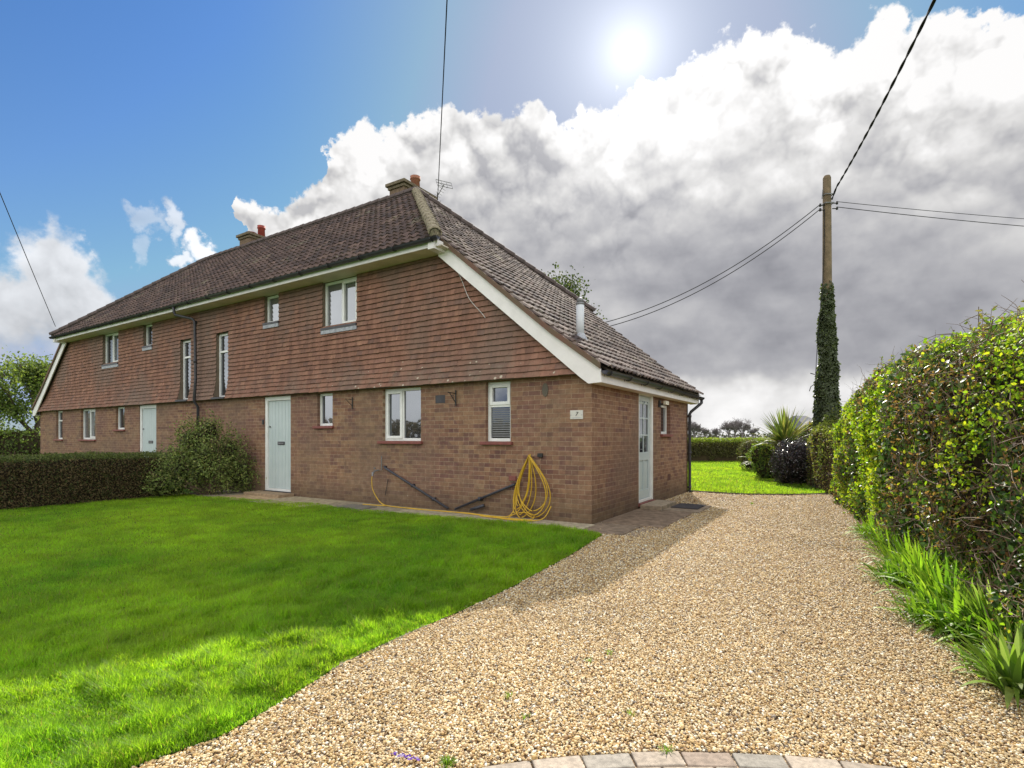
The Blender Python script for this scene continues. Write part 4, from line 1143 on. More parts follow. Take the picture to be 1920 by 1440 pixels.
def hedge_surface(n, path, w, hf, rnd_top=.35, face='both', bump=.12, bs=1.3, ends=True):
    """points and outward normals on a clipped hedge along path [(x,y)] of width w and height hf(t)"""
    P = np.array(path, float); seg = np.linalg.norm(P[1:] - P[:-1], axis=1); cum = np.r_[0, np.cumsum(seg)]; L = cum[-1]
    s = rng.uniform(0, L, n); i = np.clip(np.searchsorted(cum, s, 'right') - 1, 0, len(seg) - 1)
    f = (s - cum[i]) / seg[i]; c = P[i] + (P[i + 1] - P[i]) * f[:, None]
    T = (P[i + 1] - P[i]) / seg[i][:, None]; S = np.stack([-T[:, 1], T[:, 0]], 1)
    h = hf(s / L)
    # arc-length-uniform pick on the section: left face, top, right face
    q = rng.uniform(0, 1, n); tot = 2 * h + w; a = q * tot
    left = a < h; top = (a >= h) & (a < h + w)
    u = np.where(left, -w / 2, np.where(top, a - h - w / 2, w / 2)); z = np.where(left, a, np.where(top, h, tot - a))
    # round the shoulders with a superellipse pull
    hh = h / 2; zz = (z - 0) / h
    nx = np.where(left, -1., np.where(top, 0., 1.)); nz = np.where(top, 1., 0.)
    rr = rnd_top; ex = np.clip(np.abs(u) - (w / 2 - rr), 0, None); ez = np.clip(z - (h - rr), 0, None)
    over = np.sqrt(ex ** 2 + ez ** 2); sc = np.where(over > rr, rr / np.maximum(over, 1e-6), 1)
    u2 = np.sign(u) * np.where((ex > 0) & (ez > 0), (w / 2 - rr) + ex * sc, np.abs(u)); z2 = np.where((ex > 0) & (ez > 0), (h - rr) + ez * sc, z)
    nx = np.where((ex > 0) & (ez > 0), np.sign(u) * ex, nx); nz = np.where((ex > 0) & (ez > 0), ez, nz)
    pos = np.stack([c[:, 0] + S[:, 0] * u2, c[:, 1] + S[:, 1] * u2, z2], 1)
    N = norm(np.stack([S[:, 0] * nx, S[:, 1] * nx, nz], 1))
    if ends:                              # some of the points go to rounded ends
        k = rng.random(n) < (2 * w) / (2 * w + 2 * L)
        side = rng.random(n) < .5
        e = np.where(side[:, None], P[0], P[-1]); Te = np.where(side[:, None], -(P[1] - P[0]) / seg[0], (P[-1] - P[-2]) / seg[-1])
        Se = np.stack([-Te[:, 1], Te[:, 0]], 1); uu = rng.uniform(-w / 2, w / 2, n); he = hf(np.where(side, 0., 1.)); ze = rng.random(n) * he
        o_ = -.9 * (np.abs(uu) / (w / 2)) ** 2 * w * .25
        pe_ = np.stack([e[:, 0] + Se[:, 0] * uu + Te[:, 0] * o_, e[:, 1] + Se[:, 1] * uu + Te[:, 1] * o_, ze], 1)
        pos[k] = pe_[k]; N[k] = np.c_[Te, np.zeros(n)][k]
    b = (fbm(pos, bs, 3) - .5) * 2 * bump
    return pos + N * b[:, None], N
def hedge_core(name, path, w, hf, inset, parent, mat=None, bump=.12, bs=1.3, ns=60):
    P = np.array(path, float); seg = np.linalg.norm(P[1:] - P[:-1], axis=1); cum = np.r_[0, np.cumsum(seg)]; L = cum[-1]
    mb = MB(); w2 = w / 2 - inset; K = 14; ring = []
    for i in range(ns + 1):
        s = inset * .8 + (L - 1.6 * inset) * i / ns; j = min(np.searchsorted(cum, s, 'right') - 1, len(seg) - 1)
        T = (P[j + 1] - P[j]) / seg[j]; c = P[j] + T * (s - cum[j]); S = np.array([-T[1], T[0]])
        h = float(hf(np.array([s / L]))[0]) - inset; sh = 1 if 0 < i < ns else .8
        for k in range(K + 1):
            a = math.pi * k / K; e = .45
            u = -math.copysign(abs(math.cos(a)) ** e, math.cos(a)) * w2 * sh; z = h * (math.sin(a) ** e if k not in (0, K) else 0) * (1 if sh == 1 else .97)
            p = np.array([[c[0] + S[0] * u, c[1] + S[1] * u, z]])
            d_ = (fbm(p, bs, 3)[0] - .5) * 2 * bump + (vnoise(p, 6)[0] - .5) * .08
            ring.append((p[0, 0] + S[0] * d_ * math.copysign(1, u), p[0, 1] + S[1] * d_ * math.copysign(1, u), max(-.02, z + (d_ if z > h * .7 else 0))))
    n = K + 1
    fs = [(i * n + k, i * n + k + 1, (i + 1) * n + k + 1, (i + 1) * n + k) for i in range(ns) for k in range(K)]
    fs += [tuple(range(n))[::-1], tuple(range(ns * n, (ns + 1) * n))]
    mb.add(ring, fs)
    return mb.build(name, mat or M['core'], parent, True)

# -------- tall mixed hedge on the right
rh = empty('hedge', (5.9, 7.5, 0)); tag(rh, 'tall mixed hedge of glossy and lime green leaves along the right of the drive', 'hedge')
rhp = [(3.0, 1.4), (3.50, 2.4), (4.12, 3.6), (5.14, 5.9), (6.36, 8.2), (7.66, 11.0)]
rhp = [(x - 5.9 - .12, y - 7.5) for x, y in rhp]
HWD = 1.35
def rhf(t): t = np.asarray(t, float); return 2.26 - .04 * t - .06 * np.sin(t * 9) - .45 * np.clip((t - .85) / .15, 0, 1) ** 1.6
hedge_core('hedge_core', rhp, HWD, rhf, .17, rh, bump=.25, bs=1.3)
def zone(p):                              # 0 glossy ivy, 1 lime privet, 2 bare twigs
    q = p + np.array((5.9, 7.5, 0)); return fbm(q, .95, 2), fbm(q + 50, .9, 2)
def hedge_layers(n, dmin, dmax):
    p, N = hedge_surface(n, rhp, HWD, rhf, .4, bump=.25, bs=1.3)
    vis = (N[:, 0] < .35) | (N[:, 2] > .3)
    p, N = p[vis], N[vis]
    dep = rng.uniform(dmin, dmax, len(p)); return p - N * dep[:, None], N
p, N = hedge_layers(135000, -.05, .15)
za, zb = zone(p); wy = p[:, 1] + 7.5
rs_ = np.clip((wy + 1.0) / 6.5, .5, 1.05); near = np.clip((6.2 - wy) / 3.0, 0, 1) * np.clip((p[:, 2] - .5) / .8, 0, 1)   # brown bare stretch nearest the viewer
twiggy = (zb > .57 - .17 * near)
lime = (za > .54 - .12 * np.clip((wy - 4.5) / 2.5, 0, 1)) & ~twiggy; ivy = ~lime & ~twiggy
def sub(mask, frac): return mask & (rng.random(len(mask)) < frac)
# glossy dark ivy / privet leaves
k_ = sub(ivy, .8) | sub(lime, .22) | sub(twiggy, .30); n = k_.sum()
c = jig((.045, .095, .02), n, .45); br = rng.random(n) < .25; c[br] = jig((.07, .10, .03), br.sum(), .3); rd = rng.random(n) < .07; c[rd] = jig((.13, .07, .04), rd.sum(), .3)
leaves('dark_leaves', p[k_], N[k_], rng.uniform(.034, .076, n) * rs_[k_], c, M['gloss'], rh, .75)
k_ = sub(lime, .92) | sub(ivy, .07) | sub(twiggy, .08); n = k_.sum()
c = jig((.19, .31, .02), n, .35); y_ = rng.random(n) < .35; c[y_] = jig((.38, .43, .03), y_.sum(), .2)
pk = p[k_] + N[k_] * .03
leaves('lime_leaves', pk, N[k_], rng.uniform(.024, .054, n) * rs_[k_], c, M['leaf'], rh, .9)
k_ = sub(twiggy, .60) | sub(ivy, .14) | sub(lime, .08) | ((p[:, 2] > 2.15) & (rng.random(len(p)) < .35)); n = k_.sum()
c = jig((.24, .145, .06), n, .35); g_ = rng.random(n) < .3; c[g_] = jig((.14, .17, .03), g_.sum(), .3)
leaves('bronze_leaves', p[k_], N[k_], rng.uniform(.026, .052, n) * rs_[k_], c, M['leaf'], rh, 1.0, width=.6)
# twigs
p, N = hedge_layers(8500, -.09, .07)
za, zb = zone(p); wy = p[:, 1] + 7.5
near = np.clip((6.2 - wy) / 3.0, 0, 1)
k_ = (zb > .53 - .17 * near) | (rng.random(len(p)) < .10)
p, N = p[k_][:3600], N[k_][:3600]
tw = MB()
for a, nn in zip(p, N):
    a = Vector(a); nn = Vector(nn); dv = Vector((random.uniform(-.6, .6), random.uniform(-1, 1), random.uniform(-.35, .75))).normalized()
    dv = (dv - nn * dv.dot(nn) * .8).normalized(); L = random.uniform(.10, .42); pts = [a]
    for i in range(4):
        dv = (dv + Vector((random.uniform(-.4, .4), random.uniform(-.4, .4), random.uniform(-.3, .3)))).normalized(); pts.append(pts[-1] + dv * L / 4 + nn * random.uniform(-.01, .012))
    r0 = random.uniform(.0018, .0045); tw.tube(pts, [r0, r0 * .9, r0 * .75, r0 * .55, r0 * .3], 4, cap=False)
tw.build('twigs', M['twig'], rh)['kind'] = 'stuff'
# shoots standing proud of the top
sh = MB(); sp_, sn_, ss_, sc_ = [], [], [], []
top_pts = [hedge_surface(1400, rhp, HWD, rhf, .4, bump=.25, bs=1.3)]
tp, tn = top_pts[0]; k_ = tn[:, 2] > .75; tp = tp[k_][:230]
for a in tp:
    a = Vector(a); dv = Vector((random.uniform(-.5, .5), random.uniform(-.5, .5), 1)).normalized(); L = random.uniform(.08, .26)
    sh.tube([a, a + dv * L * .5, a + dv * L], [.003, .0025, .0015], 4, cap=False)
    for i in range(9):
        t_ = random.uniform(.35, 1); sp_.append(a + dv * L * t_); sn_.append((random.uniform(-1, 1), random.uniform(-1, 1), .4)); ss_.append(random.uniform(.03, .055))
        sc_.append((.17, .15, .05) if random.random() < .5 else (.13, .19, .03))
sh.build('shoots', M['twig'], rh)['kind'] = 'stuff'
leaves('shoot_leaves', np.array(sp_), np.array(sn_, float), np.array(ss_), np.array(sc_) * rng.uniform(.7, 1.3, (len(sc_), 1)), M['leaf'], rh, .3, width=.55)
# one long bare bramble reaching out over the top
bm_ = MB(); b0 = D(1885, 640, 4.7); o5 = Vector((5.9, 7.5, 0))
bm_.tube([q - o5 for q in (b0, D(1835, 590, 4.9), D(1815, 598, 4.9), D(1800, 607, 4.9))], [.007, .006, .004, .002], 5)
bm_.tube([q - o5 for q in (D(1835, 575, 4.9), D(1835, 600, 4.95), D(1836, 650, 5))], [.003, .004, .005], 5)
bm_.build('bramble', M['twig'], rh)

# -------- dark clipped hedge on the left, dividing the gardens
lh = empty('hedge', tuple(HW(-10.4, -3))); tag(lh, 'low dark brown green clipped hedge dividing the two front gardens at left', 'hedge')
l0 = HW(-10.4, -3)
lhp = [tuple((HW(-10.38, y) - l0)[:2]) for y in (-1.1, -2.5, -4, -6, -8.5)]
def lhf(t): return np.full(np.shape(t), .97)
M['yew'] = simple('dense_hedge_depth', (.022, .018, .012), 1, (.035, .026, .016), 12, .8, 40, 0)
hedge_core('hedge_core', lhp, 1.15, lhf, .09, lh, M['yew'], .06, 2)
p, N = hedge_surface(80000, lhp, 1.15, lhf, .14, bump=.06, bs=2)
n = len(p); c = jig((.125, .092, .044), n, .55); tpm = N[:, 2] > .5; c[tpm] = jig((.12, .15, .04), tpm.sum(), .4); gr = rng.random(n) < .3; c[gr] = jig((.055, .075, .022), gr.sum(), .4)
leaves('foliage', p - N * rng.uniform(-.03, .05, n)[:, None], N, rng.uniform(.018, .04, n), c, M['matt'], lh, 1.0, False)
lt = MB()
for a, nn in zip(p[:500], N[:500]):
    a = Vector(a); dv = Vector((random.uniform(-.4, .4), random.uniform(-.4, .4), 1)).normalized() * random.uniform(.04, .14)
    lt.tube([a, a + dv], [.003, .001], 3, cap=False)
lt.build('twigs', M['twig'], lh)['kind'] = 'stuff'

# -------- bush maker (ellipsoid clumps on stems)
def bush(name, label, cat, loc, blobs, nleaf, size, cols, mat, core=True, stems=8, coremat=None, cs=.78, width=1.0, detail=True, jit=.9, seed=0, group=None, hollow=.35, toplight=None):
    t = empty(name, loc); tag(t, label, cat, group)
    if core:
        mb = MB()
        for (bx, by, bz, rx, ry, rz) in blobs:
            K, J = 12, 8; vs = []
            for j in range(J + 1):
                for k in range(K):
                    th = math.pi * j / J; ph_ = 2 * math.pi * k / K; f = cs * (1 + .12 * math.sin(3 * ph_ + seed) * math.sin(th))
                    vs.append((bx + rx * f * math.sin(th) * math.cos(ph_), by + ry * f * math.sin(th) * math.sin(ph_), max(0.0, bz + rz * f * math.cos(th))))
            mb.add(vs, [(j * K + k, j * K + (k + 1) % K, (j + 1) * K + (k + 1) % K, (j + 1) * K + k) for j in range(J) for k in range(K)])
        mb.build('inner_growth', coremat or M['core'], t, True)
    st = MB()
    for i in range(stems):
        b = blobs[i % len(blobs)]; a = random.uniform(0, 6.28); e = Vector((b[0] + b[3] * .7 * math.cos(a), b[1] + b[4] * .7 * math.sin(a), b[2] + b[5] * random.uniform(.3, .95)))
        s0 = Vector((random.uniform(-.1, .1), random.uniform(-.1, .1), 0)); m_ = (s0 + e) / 2 + Vector((random.uniform(-.1, .1), random.uniform(-.1, .1), 0))
        st.tube([s0, m_, e], [.014, .009, .004], 5)
    st.build('stems', M['twig'], t)['kind'] = 'stuff'
    vol = np.array([b[3] * b[4] * b[5] for b in blobs]); pick = rng.choice(len(blobs), nleaf, p=vol / vol.sum()); B = np.array(blobs)[pick]
    dr = norm(rng.normal(0, 1, (nleaf, 3))); rad = 1 - hollow * rng.random(nleaf) ** 1.5
    rad *= 1 + (1.0 if hollow > .6 else .35) * (fbm(dr * 2 + B[:, :3] * 3, 1.6, 3) - .5) * 2
    p = B[:, :3] + dr * B[:, 3:] * rad[:, None]
    k = p[:, 2] > .01; p, dr = p[k], dr[k]; n = len(p)
    cols = [(np.array(c), w) for c, w in cols]; ci = rng.choice(len(cols), n, p=np.array([w for _, w in cols]) / sum(w for _, w in cols))
    c = np.array([cc_[0] for cc_ in cols])[ci] * rng.uniform(.65, 1.35, (n, 1))
    c *= (.7 + .6 * fbm(p, 3.0, 2))[:, None]
    leaves('foliage', p, dr, rng.uniform(size[0], size[1], n), c, mat, t, jit, detail, width=width)
    return t
bp_ = HW(-9.35, -.85)
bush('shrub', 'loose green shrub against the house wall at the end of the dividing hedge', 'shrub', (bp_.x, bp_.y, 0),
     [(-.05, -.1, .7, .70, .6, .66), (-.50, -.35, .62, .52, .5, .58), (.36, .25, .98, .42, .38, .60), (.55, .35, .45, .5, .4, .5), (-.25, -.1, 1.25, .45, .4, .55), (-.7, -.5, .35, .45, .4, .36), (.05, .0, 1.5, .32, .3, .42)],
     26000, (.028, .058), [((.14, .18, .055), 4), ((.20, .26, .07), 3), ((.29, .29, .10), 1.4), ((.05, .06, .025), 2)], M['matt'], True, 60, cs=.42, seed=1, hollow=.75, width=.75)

# ---- conifer-like clipped hedge beyond the tall one
ch = empty('hedge', (7.9, 13.4, 0)); tag(ch, 'rounded clipped hedge with bare brown sides just beyond the tall hedge', 'hedge')
chp = [(-.02, -1.2), (.25, -.2), (.75, 1.2)]
def chf(t): return 1.78 - .35 * np.abs(np.asarray(t, float) * 2 - 1) ** 3
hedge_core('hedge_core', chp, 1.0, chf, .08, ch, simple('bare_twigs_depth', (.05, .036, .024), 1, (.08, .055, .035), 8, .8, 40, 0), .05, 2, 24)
p, N = hedge_surface(16000, chp, 1.0, chf, .42, bump=.06, bs=2); n = len(p)
keep = (N[:, 2] > .15) | (rng.random(n) < .40); p, N = p[keep], N[keep]; n = len(p)
c = jig((.19, .22, .05), n, .35); br = (N[:, 2] < .25) & (rng.random(n) < .6); c[br] = jig((.13, .095, .05), br.sum(), .4)
leaves('foliage', p, N, rng.uniform(.025, .05, n), c, M['leaf'], ch, .9, False)

# ---- dark purple-brown bush, cordyline, other border shrubs
def at(px, py, z=0): g = G(px, py, z); return (g[0], g[1], 0)
q = D(1492, 905, 15.2)
bush('shrub', 'dark purple brown rounded shrub with pale glossy top in the far border', 'shrub', (q.x, q.y, 0),
     [(0, 0, .62, .62, .6, .72), (.25, .1, .55, .5, .5, .7), (-.25, -.05, .5, .45, .45, .6)], 11000, (.025, .05),
     [((.035, .022, .024), 5), ((.07, .042, .042), 2), ((.025, .035, .016), 1)], leafmat('shiny_dark_leaves', .3, .1, .9, 1.3), True, 8, simple('dark_shrub_depth', (.014, .010, .010), 1), seed=2, hollow=.2)
q = D(1408, 872, 21.5)
bush('shrub', 'small brownish green rounded shrub in front of the back hedge', 'shrub', (q.x, q.y, 0),
     [(0, 0, .62, .50, .5, .68), (.45, .1, .55, .5, .5, .6)], 5000, (.03, .06), [((.10, .085, .03), 3), ((.09, .12, .03), 2), ((.16, .15, .06), 1)], M['matt'], True, 6, seed=3, hollow=.2)
q = D(1440, 905, 17.0)
bush('shrub', 'leafy yellow green plant at the lawn edge below the spiky cordyline', 'shrub', (q.x, q.y, 0),
     [(0, 0, .35, .45, .4, .45), (-.12, .1, .75, .45, .4, .45)], 3000, (.05, .12), [((.12, .18, .03), 3), ((.20, .20, .03), 1), ((.07, .12, .03), 2)], M['leaf'], True, 6, seed=4, width=.4, hollow=.4)
q = D(1525, 870, 17.0)
bush('shrub', 'yellow and rust coloured shrub beside the ivy covered pole', 'shrub', (q.x, q.y, 0),
     [(0, 0, 1.2, .55, .5, .65), (.2, .1, 1.55, .4, .4, .45), (.0, 0, .6, .6, .5, .6)], 5500, (.03, .06), [((.16, .19, .02), 3), ((.22, .11, .03), 1.5), ((.08, .11, .03), 2)], M['leaf'], True, 8, seed=5, hollow=.4)
q = D(1590, 800, 12.4)
bush('shrub', 'green ivy mound behind the tall hedge at the foot of the pole', 'shrub', (q.x + .3, q.y + .6, 0),
     [(0, 0, 1.0, .6, .6, 1.1), (.3, .2, 1.4, .5, .5, .7)], 6000, (.03, .06), [((.09, .12, .03), 3), ((.15, .16, .04), 1)], M['leaf'], True, 8, seed=6, hollow=.3)

def strappy(name, label, cat, loc, n, L, w, cols, lean=(0.1, .9), base_h=0.0, trunk=0, group=None, mat=None, seg=6, spread=.05, bend=1.0):
    t = empty(name, loc); tag(t, label, cat, group)
    mb = MB()
    for i in range(n):
        a = random.uniform(0, 6.283); th = random.uniform(*lean); l = random.uniform(L * .6, L * 1.1); w_ = w * random.uniform(.7, 1.25)
        r0 = random.uniform(0, spread); p = Vector((math.cos(a) * r0, math.sin(a) * r0, base_h)); out = Vector((math.cos(a), math.sin(a), 0)); sd_ = Vector((-math.sin(a), math.cos(a), 0))
        ang_ = th * .5; c = random.choice(cols); h = random.uniform(.7, 1.3); c = tuple(x * h for x in c); vs = []; cur = bend * th * random.uniform(.5, 1.3)
        tw_ = random.uniform(-.5, .5)
        for k in range(seg + 1):
            f = k / seg; ww = w_ * (math.sin(math.pi * min(1, .25 + f * .75)) ** .7 if f < 1 else 0.02) * .5
            s2 = (sd_ * math.cos(tw_ * f) + Vector((0, 0, 1)) * math.sin(tw_ * f))
            vs += [p - s2 * ww, p + s2 * ww]
            an = ang_ + cur * f * 1.3
            p = p + (out * math.sin(an) + Vector((0, 0, 1)) * math.cos(an)) * (l / seg)
            if p.z < .012: p.z = .012
        mb.add(vs, [(2 * k, 2 * k + 1, 2 * k + 3, 2 * k + 2) for k in range(seg)], c)
    mb.build('leaves', mat or M['strap'], t)
    if trunk:
        m = MB(); m.tube([(0, 0, 0), (.03, 0, base_h * .5), (0, 0, base_h + .05)], [trunk, trunk * .85, trunk * .8], 10); m.build('trunk', M['bark'], t, True)
    return t
M['strap'] = leafmat('strap_leaves', .5, .45, .35, 1.8)
q = D(1472, 850, 16.6)
strappy('cordyline', 'spiky green cordyline with long sword leaves in the far border', 'cordyline', (q.x, q.y, 0), 240, 1.25, .055,
        [(.12, .16, .04), (.17, .19, .05), (.07, .10, .03), (.22, .20, .07)], (.05, 2.3), 1.05, .09, spread=.08, bend=.35)
q = D(1428, 880, 18.0)
strappy('strappy_plant', 'pale arching leaves of a grassy plant at the edge of the far lawn', 'plant', (q.x, q.y, 0), 70, .9, .04, [(.20, .24, .08), (.28, .30, .14), (.12, .17, .05)], (.3, 1.6), .3, 0)
# strap-leaved clumps at the foot of the tall hedge
clumps = [(1665, 1010, .42, 110, 'narrow leaved green clump where the strappy border begins at the far end'),
          (1690, 1035, .46, 120, 'second green strappy clump from the far end of the border'),
          (1722, 1068, .50, 130, 'bright green strappy clump beside the lower ivy of the tall hedge'),
          (1745, 1105, .50, 150, 'dense green strappy clump leaning over the gravel above the fallen twigs'),
          (1792, 1090, .58, 130, 'tall strappy clump set back against the hedge stems'),
          (1790, 1140, .52, 150, 'wide strappy clump right of the fallen twigs'),
          (1840, 1135, .60, 120, 'upright strappy clump under the bare brown part of the hedge'),
          (1872, 1195, .52, 90, 'broad leaved arching clump with pale shining leaves'),
          (1850, 1205, .26, 70, 'low sparse clump in front of the broad leaved one'),
          (1905, 1265, .26, 60, 'small clump on the gravel at the right edge of the drive'),
          (1915, 1300, .42, 80, 'nearest strappy clump with arching leaves at the right edge of the photo')]
clumps += [(1648, 1000, .24, 70, 'small pale clump at the very far tip of the strappy border'),
           (1700, 1092, .30, 110, 'low bright clump on the gravel side of the border, just above the fallen twigs'),
           (1765, 1165, .30, 110, 'low clump spilling on the gravel below the fallen twigs'),
           (1820, 1182, .40, 130, 'bushy clump between the fallen twigs and the broad leaved plant'),
           (1900, 1215, .42, 120, 'leafy clump behind the small one at the right edge of the drive'),
           (1925, 1250, .40, 110, 'clump half cut by the right edge of the photo behind the nearest one'),
           (1880, 1150, .55, 110, 'tall clump pressed against the hedge behind the broad leaved plant')]
for (px_, py_, L_, n_, lab) in clumps:
    g_ = G(px_ - 14, py_); broad = 'broad leaved arching' in lab or 'nearest' in lab
    strappy('strappy_plant', lab, 'plant', (g_[0], g_[1], -.01), int(n_ * 1.1), L_ * .88, .036 if broad else .026,
            [(.13, .25, .02), (.18, .32, .025), (.09, .19, .02), (.23, .34, .04)] if not broad else [(.12, .20, .04), (.17, .27, .04), (.22, .30, .09)],
            (.15, 1.6), 0, 0, 'strap leaved clumps at the foot of the tall hedge', spread=.20 if not broad else .06)

# ---- trees
def tree(name, label, cat, loc, h, spread, trunk_r, leaf=None, depth=5, seed=0, group=None, barkm=None, lean=0.0, first=.3, up=.25, minr=.01, ln=.72):
    rnd = random.Random(seed); t = empty(name, loc); tag(t, label, cat, group); mb = MB(); tips = []
    keep = .55 if leaf is None else .75
    def grow(p, d_, L, r, k):
        pts = [p]; rs = [r]; n = 3
        for i in range(n):
            d_ = (d_ + Vector((rnd.uniform(-.18, .18), rnd.uniform(-.18, .18), rnd.uniform(-.05, .12)))).normalized()
            pts.append(pts[-1] + d_ * L / n); rs.append(max(minr, r * (1 - .3 * (i + 1) / n)))
        mb.tube(pts, rs, 7 if k > 3 else 4, cap=False)
        if k <= 1: tips.append((pts[-1], d_)); tips.append((pts[2], d_))
        if k == 0: return
        nb = 3 if k > 1 else 3
        for i in range(nb + (1 if k == depth else 0)):
            a = rnd.uniform(0, 6.283); o_ = Vector((math.cos(a), math.sin(a), 0)) * spread
            nd = (d_ * keep + o_ * rnd.uniform(.35, 1.1) + Vector((0, 0, up))).normalized()
            st_ = pts[rnd.choice((1, 2, 3, 3))] if k < depth else pts[rnd.choice((2, 3))]
            grow(st_, nd, L * rnd.uniform(ln - .22, ln + .14), rs[-1] * .68, k - 1)
    grow(Vector((0, 0, 0)), Vector((lean, 0, 1)).normalized(), h * first, trunk_r, depth)
    zt = max(p.z for p, _ in tips); sc = h / zt
    mx_ = sum(p.x for p, _ in tips) / len(tips); my_ = sum(p.y for p, _ in tips) / len(tips)   # the crown stands over its foot
    sh_ = lambda x, y, z: ((x - mx_ * min(1, z / (zt * .6))) * sc, (y - my_ * min(1, z / (zt * .6))) * sc, z * sc)
    mb.v = [sh_(x, y, z) for x, y, z in mb.v]; wid_ = max(abs(v[0]) for v in mb.v); print(name, loc, 'half width', round(wid_, 1))
    mb.build('trunk', barkm or M['bark'], t, True)
    if leaf:
        nl, sz, cols, rad = leaf; T = np.array([sh_(*p) for p, _ in tips]); i = rng.integers(0, len(T), nl)
        p = T[i] + rng.normal(0, rad, (nl, 3)); c = np.array(cols)[rng.integers(0, len(cols), nl)] * rng.uniform(.65, 1.35, (nl, 1))
        c *= (.7 + .6 * fbm(p, .6, 2))[:, None]
        leaves('crown', p, norm(rng.normal(0, 1, (nl, 3))), rng.uniform(sz[0], sz[1], nl), c, M['leaf'], t, .5, False)
    return t
tree('tree', 'green leafed tree rising behind the near end of the roof', 'tree', (2.4, 28, 0), 9.55, .45, .28,
     (60000, (.09, .18), [(.03, .045, .02), (.045, .06, .026), (.055, .065, .03)], .38), 5, 11)
tree('tree', 'loose leafing tree at the far left beyond the cottage, tallest there', 'tree', (-25.6, 28.5, 0), 5.6, .85, .14,
     (9500, (.08, .17), [(.11, .16, .04), (.16, .20, .05), (.08, .11, .035)], .30), 5, 5, first=.22)
tree('tree', 'lower yellow green young tree at the left edge of the photo', 'tree', (-27.6, 27.5, 0), 4.6, .9, .12,
     (8000, (.08, .16), [(.13, .19, .04), (.18, .22, .06), (.09, .12, .04)], .30), 5, 8, first=.22)
q = D(30, 860, 27)
bush('shrub', 'leafy bank of shrubs below the trees at the left edge', 'shrub', (q.x - .5, q.y + 1, 0),
     [(0, 0, .8, 1.8, 1, 1.1), (2.0, .2, .7, 1.4, 1, 1.0), (-2, 0, .8, 1.6, 1, 1.2)], 9000, (.07, .14), [((.09, .13, .03), 3), ((.14, .19, .05), 2), ((.05, .07, .02), 1)], M['leaf'], True, 10, seed=9, hollow=.4)
wt = [(1392, 300, 13.0, 'largest bare winter tree on the horizon, left crown of the joined copse', 21), (1366, 310, 11.0, 'bare winter tree at the left shoulder of the copse on the horizon', 22),
      (1411, 305, 9.5, 'bare winter tree on the right of the copse above the clipped hedge', 23), (1379, 330, 12.5, 'bare winter tree in the middle of the copse on the horizon', 27),
      (1302, 240, 9.0, 'bare winter tree on the horizon just right of the downpipe', 24), (1322, 300, 7.0, 'thin bare winter tree between the downpipe and the copse', 25), (1342, 320, 7.5, 'low bare winter tree left of the copse on the horizon', 26)]
for (px_, Y_, h_, lab, sd_) in wt:
    tree('winter_tree', lab, 'tree', ((px_ - 960) / FPX * Y_, Y_, 0), h_, .85, .40, None, 6, sd_, 'bare winter trees on the horizon', M['winter'], first=.16, minr=.035, up=.16, ln=.84)
# low far woodland line
P2 = np.stack([rng.uniform(-200, 420, 9000), rng.uniform(360, 420, 9000)], 1)
hh = 1.5 + 4.5 * fbm(np.c_[P2, P2[:, 0] * 0], .03, 3) + rng.uniform(-1, 1, 9000)
pz = np.c_[P2, rng.random(9000) * hh]
o = leaves('distant_woodland', pz, norm(rng.normal(0, 1, (9000, 3))), rng.uniform(.8, 2.2, 9000), jig((.05, .05, .045), 9000, .3), M['matt'], None, .5, False)
tag(o, 'thin low line of far bare woodland along the horizon', 'woodland', kind='stuff')

# ---- clipped hedge across the back of the garden
bh = empty('hedge', (12, 30, 0)); tag(bh, 'long low clipped hedge across the back of the lawn, yellow green on top', 'hedge')
bhp = [(-7.0, -.6), (-2, -.3), (3, .0), (8, .3)]
def bhf(t): return np.full(np.shape(t), 1.24)
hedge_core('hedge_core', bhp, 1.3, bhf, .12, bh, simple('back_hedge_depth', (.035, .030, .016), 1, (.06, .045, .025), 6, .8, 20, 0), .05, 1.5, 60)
p, N = hedge_surface(42000, bhp, 1.3, bhf, .25, bump=.06, bs=1.5); n = len(p)
lowgap = (p[:, 2] < .42) & (N[:, 2] < .3) & (vnoise(p, 2.0) > .42); p, N = p[~lowgap], N[~lowgap]; n = len(p)
c = jig((.085, .085, .028), n, .4); tpm = p[:, 2] > 1.08; c[tpm] = jig((.17, .22, .03), tpm.sum(), .3)
leaves('foliage', p - N * rng.uniform(-.05, .06, n)[:, None], N, rng.uniform(.05, .10, n), c, M['leaf'], bh, .9, False)

n = 26000; P2 = np.stack([rng.uniform(-36, -32, n), rng.uniform(-40, 24, n)], 1)
hh = 1.3 + 2.6 * fbm(np.c_[P2, P2[:, 0] * 0], .22, 3); pz = np.c_[P2, rng.random(n) ** .8 * hh]
o = leaves('roadside_trees', pz, norm(rng.normal(0, 1, (n, 3))), rng.uniform(.18, .42, n), jig((.16, .12, .06), n, .4), M['matt'], None, .5, False)
tag(o, 'brownish line of roadside trees mirrored in the window panes', 'trees', kind='stuff')

